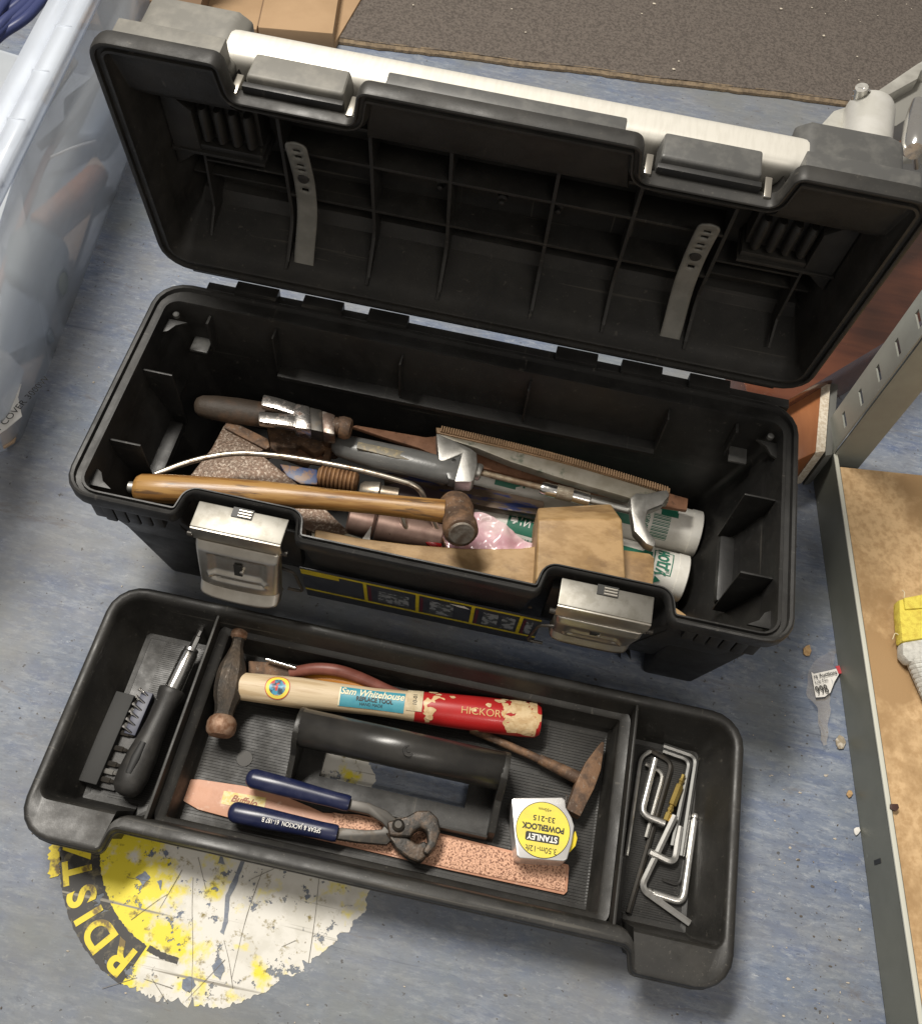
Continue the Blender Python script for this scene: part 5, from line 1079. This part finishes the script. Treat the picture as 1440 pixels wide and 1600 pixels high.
strip(0, 0, hgt-.020, hgt, tubr); strip(0, -.022, hgt, hgt+.0005, tubr); strip(-.022, -.032, hgt, hgt-.022, tubr); strip(-.032, -.064, hgt-.022, hgt-.024, tubr); strip(-.064, -.072, hgt-.024, hgt-.05, tubr)
for k in range(9):
    c = r0_+dr_*(.06+k*.085)
    sheet('rim_rib', [c+X_*-.004+V((0, 0, .001)), c+X_*-.004+V((0, 0, -.018)), c+X_*-.024+V((0, 0, .001)), c+X_*-.024+V((0, 0, -.03)), c+X_*-.032+V((0, 0, -.021)), c+X_*-.032+V((0, 0, -.04)), c+X_*-.064+V((0, 0, -.022)), c+X_*-.064+V((0, 0, -.05))], tubr, .0015)
# what is inside the tub
z_ = .03
t = thing('orange_handled_tool', 'tool with ribbed orange grip seen through the clear tub wall', 'tool', P(130, 310, .05)); iv = t.matrix_world.inverted()
orp = M('orange_ribbed_plastic', (.72, .33, .15), .5, c2=(.66, .28, .12), scale=40)
a, b = P(62, 352, .035), P(158, 268, .035); l_ = (b-a).length; pr_ = []
k = int(l_/.008)
for i in range(k): pr_ += [(i*.008, .0155), (i*.008+.003, .017), (i*.008+.006, .0155)]
lathe('grip', [(-.002, .012)]+pr_+[(l_, .012)], orp, t, mw=iv @ frame(a, b))
bpy.context.view_layer.update()
slab('body', [(10, 360), (50, 338), (100, 368), (98, 430), (70, 460), (0, 420)], .06, .035, M('grey_tool_body', (.22, .25, .26), .5), t, bev=.014, seg=5)
slabt('blue_plastic_item', 'blurred blue plastic item inside the clear tub, upper middle', 'plastic item', [(95, 150), (165, 95), (188, 150), (150, 210), (100, 210)], .05, .03, M('pale_blue_plastic', (.28, .33, .39), .5), bev=.014, seg=5)
slabt('beige_strip', 'beige strip slanting inside the clear tub', 'strip', [(60, 150), (110, 85), (122, 95), (75, 165)], .08, .004, M('beige_plastic', (.55, .47, .36), .6), bev=.001)
slabt('brown_card_sheet', 'brownish cardboard sheet on the floor of the clear tub', 'card sheet', [(95, 480), (165, 262), (148, 240), (80, 330), (-5, 660), (5, 700), (22, 690)], .012, .003, M('tan_card', (.42, .30, .2), .8), bev=.0005)
slabt('blue_packet', 'dark blue packet low in the clear tub with small white print', 'packet', [(0, 380), (60, 420), (80, 520), (0, 560)], .035, .02, M('steel_blue_packet', (.20, .235, .28), .5), bev=.005)
for lab_, pts_, r_, m_ in (('pale grey hose bent inside the clear tub near the blue item', [(60, 230, .05), (110, 190, .07), (150, 120, .06), (190, 60, .05)], .006, M('pale_hose', (.45, .46, .46), .5)),
                    ('thin white cable tie inside the clear tub above the orange grip', [(80, 245, .07), (120, 228, .08), (150, 220, .075)], .002, white),
                    ('reddish cord lying low in the clear tub', [(-10, 470, .03), (40, 330, .05), (70, 250, .05), (100, 200, .04)], .005, M('faded_red_cord', (.38, .22, .18), .6))):
    t = thing('cord', lab_, 'cord', P(*pts_[1])); iv = t.matrix_world.inverted(); tube('cord_body', fillet([iv @ P(*q) for q in pts_], .03, 8), r_, m_, t)
t = slabt('paper_label_sheet', 'creased white paper sheet in the corner of the clear tub', 'paper', [(-10, 545), (12, 550), (38, 578), (28, 620), (34, 650), (10, 670), (-20, 690)], .06, .001, paper, bev=0)
text('printed_line', 'DO NOT COVER 3000W', .012, ink, t, Tm(*(t.matrix_world.inverted() @ P(16, 650, .0612)), rz=1.3))
t = thing('blue_cable_coil', 'coil of thick blue cable in the top corner of the clear tub', 'cable', P(20, 20, .2)); iv = t.matrix_world.inverted()
for k in range(6):
    tube('cable', fillet([iv @ P(*q) for q in [(-40, 100+k*4, .20+.012*(k % 2)), (-2, 55-k*9, .21+.006*(k % 3)), (40, 30-k*11, .215), (75, -10-k*14, .21), (120, -70-k*10, .21)]], .05, 8), .0062, bluec, t)
# grey machine with chrome knob at the top right
t = thing('clamp_machine', 'grey metal bench clamp with a wide silver cylinder, slanting arm and chrome knob', 'clamp', P(1360, 220, .30)); bpy.context.view_layer.update(); iv = t.matrix_world.inverted()
sp = M('pale_grey_metal', (.62, .61, .56), .35, .5, c2=(.45, .44, .4), scale=20)
a, b = P(1348, 262, .33), P(1358, 172, .33); l_ = (b-a).length
lathe('cylinder', [(-.02, .0265), (l_-.006, .0270), (l_-.002, .0262), (l_, .024), (l_+.0005, .019), (l_-.001, .010)], M('satin_cylinder', (.74, .73, .69), .38, .5, c2=(.66, .65, .6), scale=30), t, mw=iv @ frame(a, b), n=48)
slab('arm', [(1240, 240), (1302, 172), (1345, 158), (1430, 100), (1460, 82), (1500, 120), (1440, 108), (1434, 122), (1380, 152), (1352, 176), (1330, 210), (1260, 262)], .32, .02, sp, t, bev=.003)
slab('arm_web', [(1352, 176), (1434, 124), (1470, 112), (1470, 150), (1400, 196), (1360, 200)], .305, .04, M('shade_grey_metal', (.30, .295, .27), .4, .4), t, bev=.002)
tube('spring_bolt', [iv @ P(1340, 172, .33), iv @ P(1346, 136, .36)], [.007, .007], silver, t)
for k in range(4): tube('spring_coil', [iv @ P(1341+k*1.5, 166-k*8, .335+.006*k), iv @ P(1342+k*1.5, 162-k*8, .337+.006*k)], .0095, chrome, t)
a, b = P(1428, 236, .36), P(1436, 120, .36)
lathe('chrome_knob', [(0, .010), (.004, .0125), (.02, .0135), (.045, .0125), (.07, .009), (.085, .006)], chrome, t, mw=iv @ frame(a, b), n=24)
tube('knob_rod', [iv @ P(1432, 262, .34), iv @ P(1429, 232, .36)], .0035, silver, t)
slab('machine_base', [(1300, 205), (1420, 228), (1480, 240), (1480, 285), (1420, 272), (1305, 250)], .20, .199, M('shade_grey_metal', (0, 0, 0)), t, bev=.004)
slab('foot_bracket', [(1396, 255), (1440, 255), (1460, 330), (1425, 290)], .26, .01, M('dark_machine_plate', (.06, .06, .06), .5), t, bev=.001)
# auction lot label and its clear film
t = thing('auction_lot_label', 'crumpled white auction lot label on clear tape lying by the shelf beam', 'label', P(1285, 1065, .004)); bpy.context.view_layer.update(); iv = t.matrix_world.inverted()
film = plastic('clear_tape_film', (.55, .50, .42), .24, .2)
def crump(nm, px, z, m, amp, cuts=4):
    bm = bmesh.new(); bm.faces.new([bm.verts.new(iv @ P(x, y, z)) for x, y in px]); bmesh.ops.triangulate(bm, faces=bm.faces[:])
    for _ in range(cuts): bmesh.ops.subdivide_edges(bm, edges=bm.edges[:], cuts=1)
    for v_ in bm.verts: v_.co.z += abs(noise.noise(v_.co*60))*amp
    return fin(nm, bm, m, t, ang=80)
crump('clear_film', [(1258, 1085), (1262, 1050), (1272, 1033), (1296, 1018), (1304, 1020), (1300, 1050), (1296, 1090), (1290, 1165), (1283, 1168), (1274, 1110)], .002, film, .010)
lb2 = crump('paper', [(1267, 1050), (1271, 1053), (1294, 1048), (1306, 1045), (1310, 1054), (1303, 1066), (1300, 1074), (1297, 1082), (1288, 1089), (1274, 1090)], .006, paper, .001)
def lt(s, size, x, y, **k):
    c = iv @ P(x, y, .009); text('label_print', s, size, ink, lb2, Tm(c.x, c.y, c.z, rz=.42), **k)
lt('rs Auctions', .0062, 1289, 1054, bold=.0001); lt('Lot No', .0055, 1283, 1064); lt('998', .0135, 1284, 1078, sx=.75, bold=.0001)
slab('red_tab', [(1305, 1041), (1311, 1040), (1315, 1052), (1310, 1053)], .006, .001, M('red_tape', (.5, .05, .06), .4), t, bev=0)
# crumbs and chips on the floor
chipm = M('wood_chip', (.50, .33, .16), .8, c2=(.36, .22, .1), scale=200)
for i, (x, y, w_, lab) in enumerate([(1261, 1017, 9, 'tan wood chip on the floor above the auction label'), (1313, 1160, 10, 'grey-brown torn leaf scrap by the beam below the auction label'), (1338, 1298, 6, 'small pale crumb by the beam, below the leaf scrap'), (1327, 1240, 5, 'tiny yellowish crumb between leaf scrap and pale crumb')]):
    px = [(x+math.cos(k)*w_*random.uniform(.6, 1.1), y+math.sin(k)*w_*random.uniform(.7, 1.4)) for k in [j*2*math.pi/7 for j in range(7)]]
    slabt('floor_scrap', lab, 'scrap', px, .003, .002, [chipm, M('leaf_scrap', (.30, .25, .18), .8, c2=(.55, .5, .42), scale=150, lo=.5, hi=.6), paper, chipm][i], 'scrap', bev=.0003)
t = slabt('brown_pod', 'small brown nut-like fragment on the chipboard shelf edge', 'fragment', [(1391, 1256), (1403, 1256), (1405, 1263), (1400, 1268), (1391, 1264)], .066, .004, M('brown_nut', (.06, .03, .025), .35), bev=.001)
def debris():
    bm = bmesh.new()
    def bit(c, s):
        r = bmesh.ops.create_icosphere(bm, subdivisions=1, radius=s); sx_, sy2 = random.uniform(.5, 1.8), random.uniform(.5, 1.2)
        for v_ in r['verts']:
            v_.co = V((v_.co.x*sx_, v_.co.y*sy2, v_.co.z*.35))*random.uniform(.8, 1.2)+c
    for i in range(330):
        u_ = random.random()
        if u_ < .45: x, y = random.uniform(1200, 1360), random.uniform(980, 1600)
        elif u_ < .8: x, y = random.uniform(0, 1300), random.uniform(880, 1600)
        else: x, y = random.uniform(120, 420), random.uniform(330, 900)
        p_ = P(x, y, .0006)
        if p_.x > .44+(.33-p_.y)*.125-.004: continue
        if -.32 < p_.x < .36 and -.29 < p_.y < .29: continue
        bit(p_, random.choice([.0004, .0006, .0008, .0013]))
    o = fin('floor_crumbs', bm, M('crumbs', (.10, .085, .07), .9, c2=(.45, .40, .33), scale=14, lo=.5, hi=.52), ang=30); o['kind'] = 'stuff'
    o['label'] = 'scattered dirt crumbs on the blue floor'
    bm = bmesh.new()
    for i in range(36):
        x, y = random.uniform(-.35, .7), random.uniform(1.08, 1.5)
        if y < 1.03+(x+.363)*.108: continue
        c = V((x, y, .0105)); s = random.choice([.0010, .0015, .0024])
        r = bmesh.ops.create_icosphere(bm, subdivisions=1, radius=s)
        for v_ in r['verts']: v_.co = V((v_.co.x*random.uniform(.7, 1.6), v_.co.y, v_.co.z*.5))+c
    o = fin('carpet_crumbs', bm, M('pale_crumbs', (.62, .56, .46), .9), ang=30); o['kind'] = 'stuff'; o['label'] = 'pale crumbs scattered on the brown carpet mat'
debris()
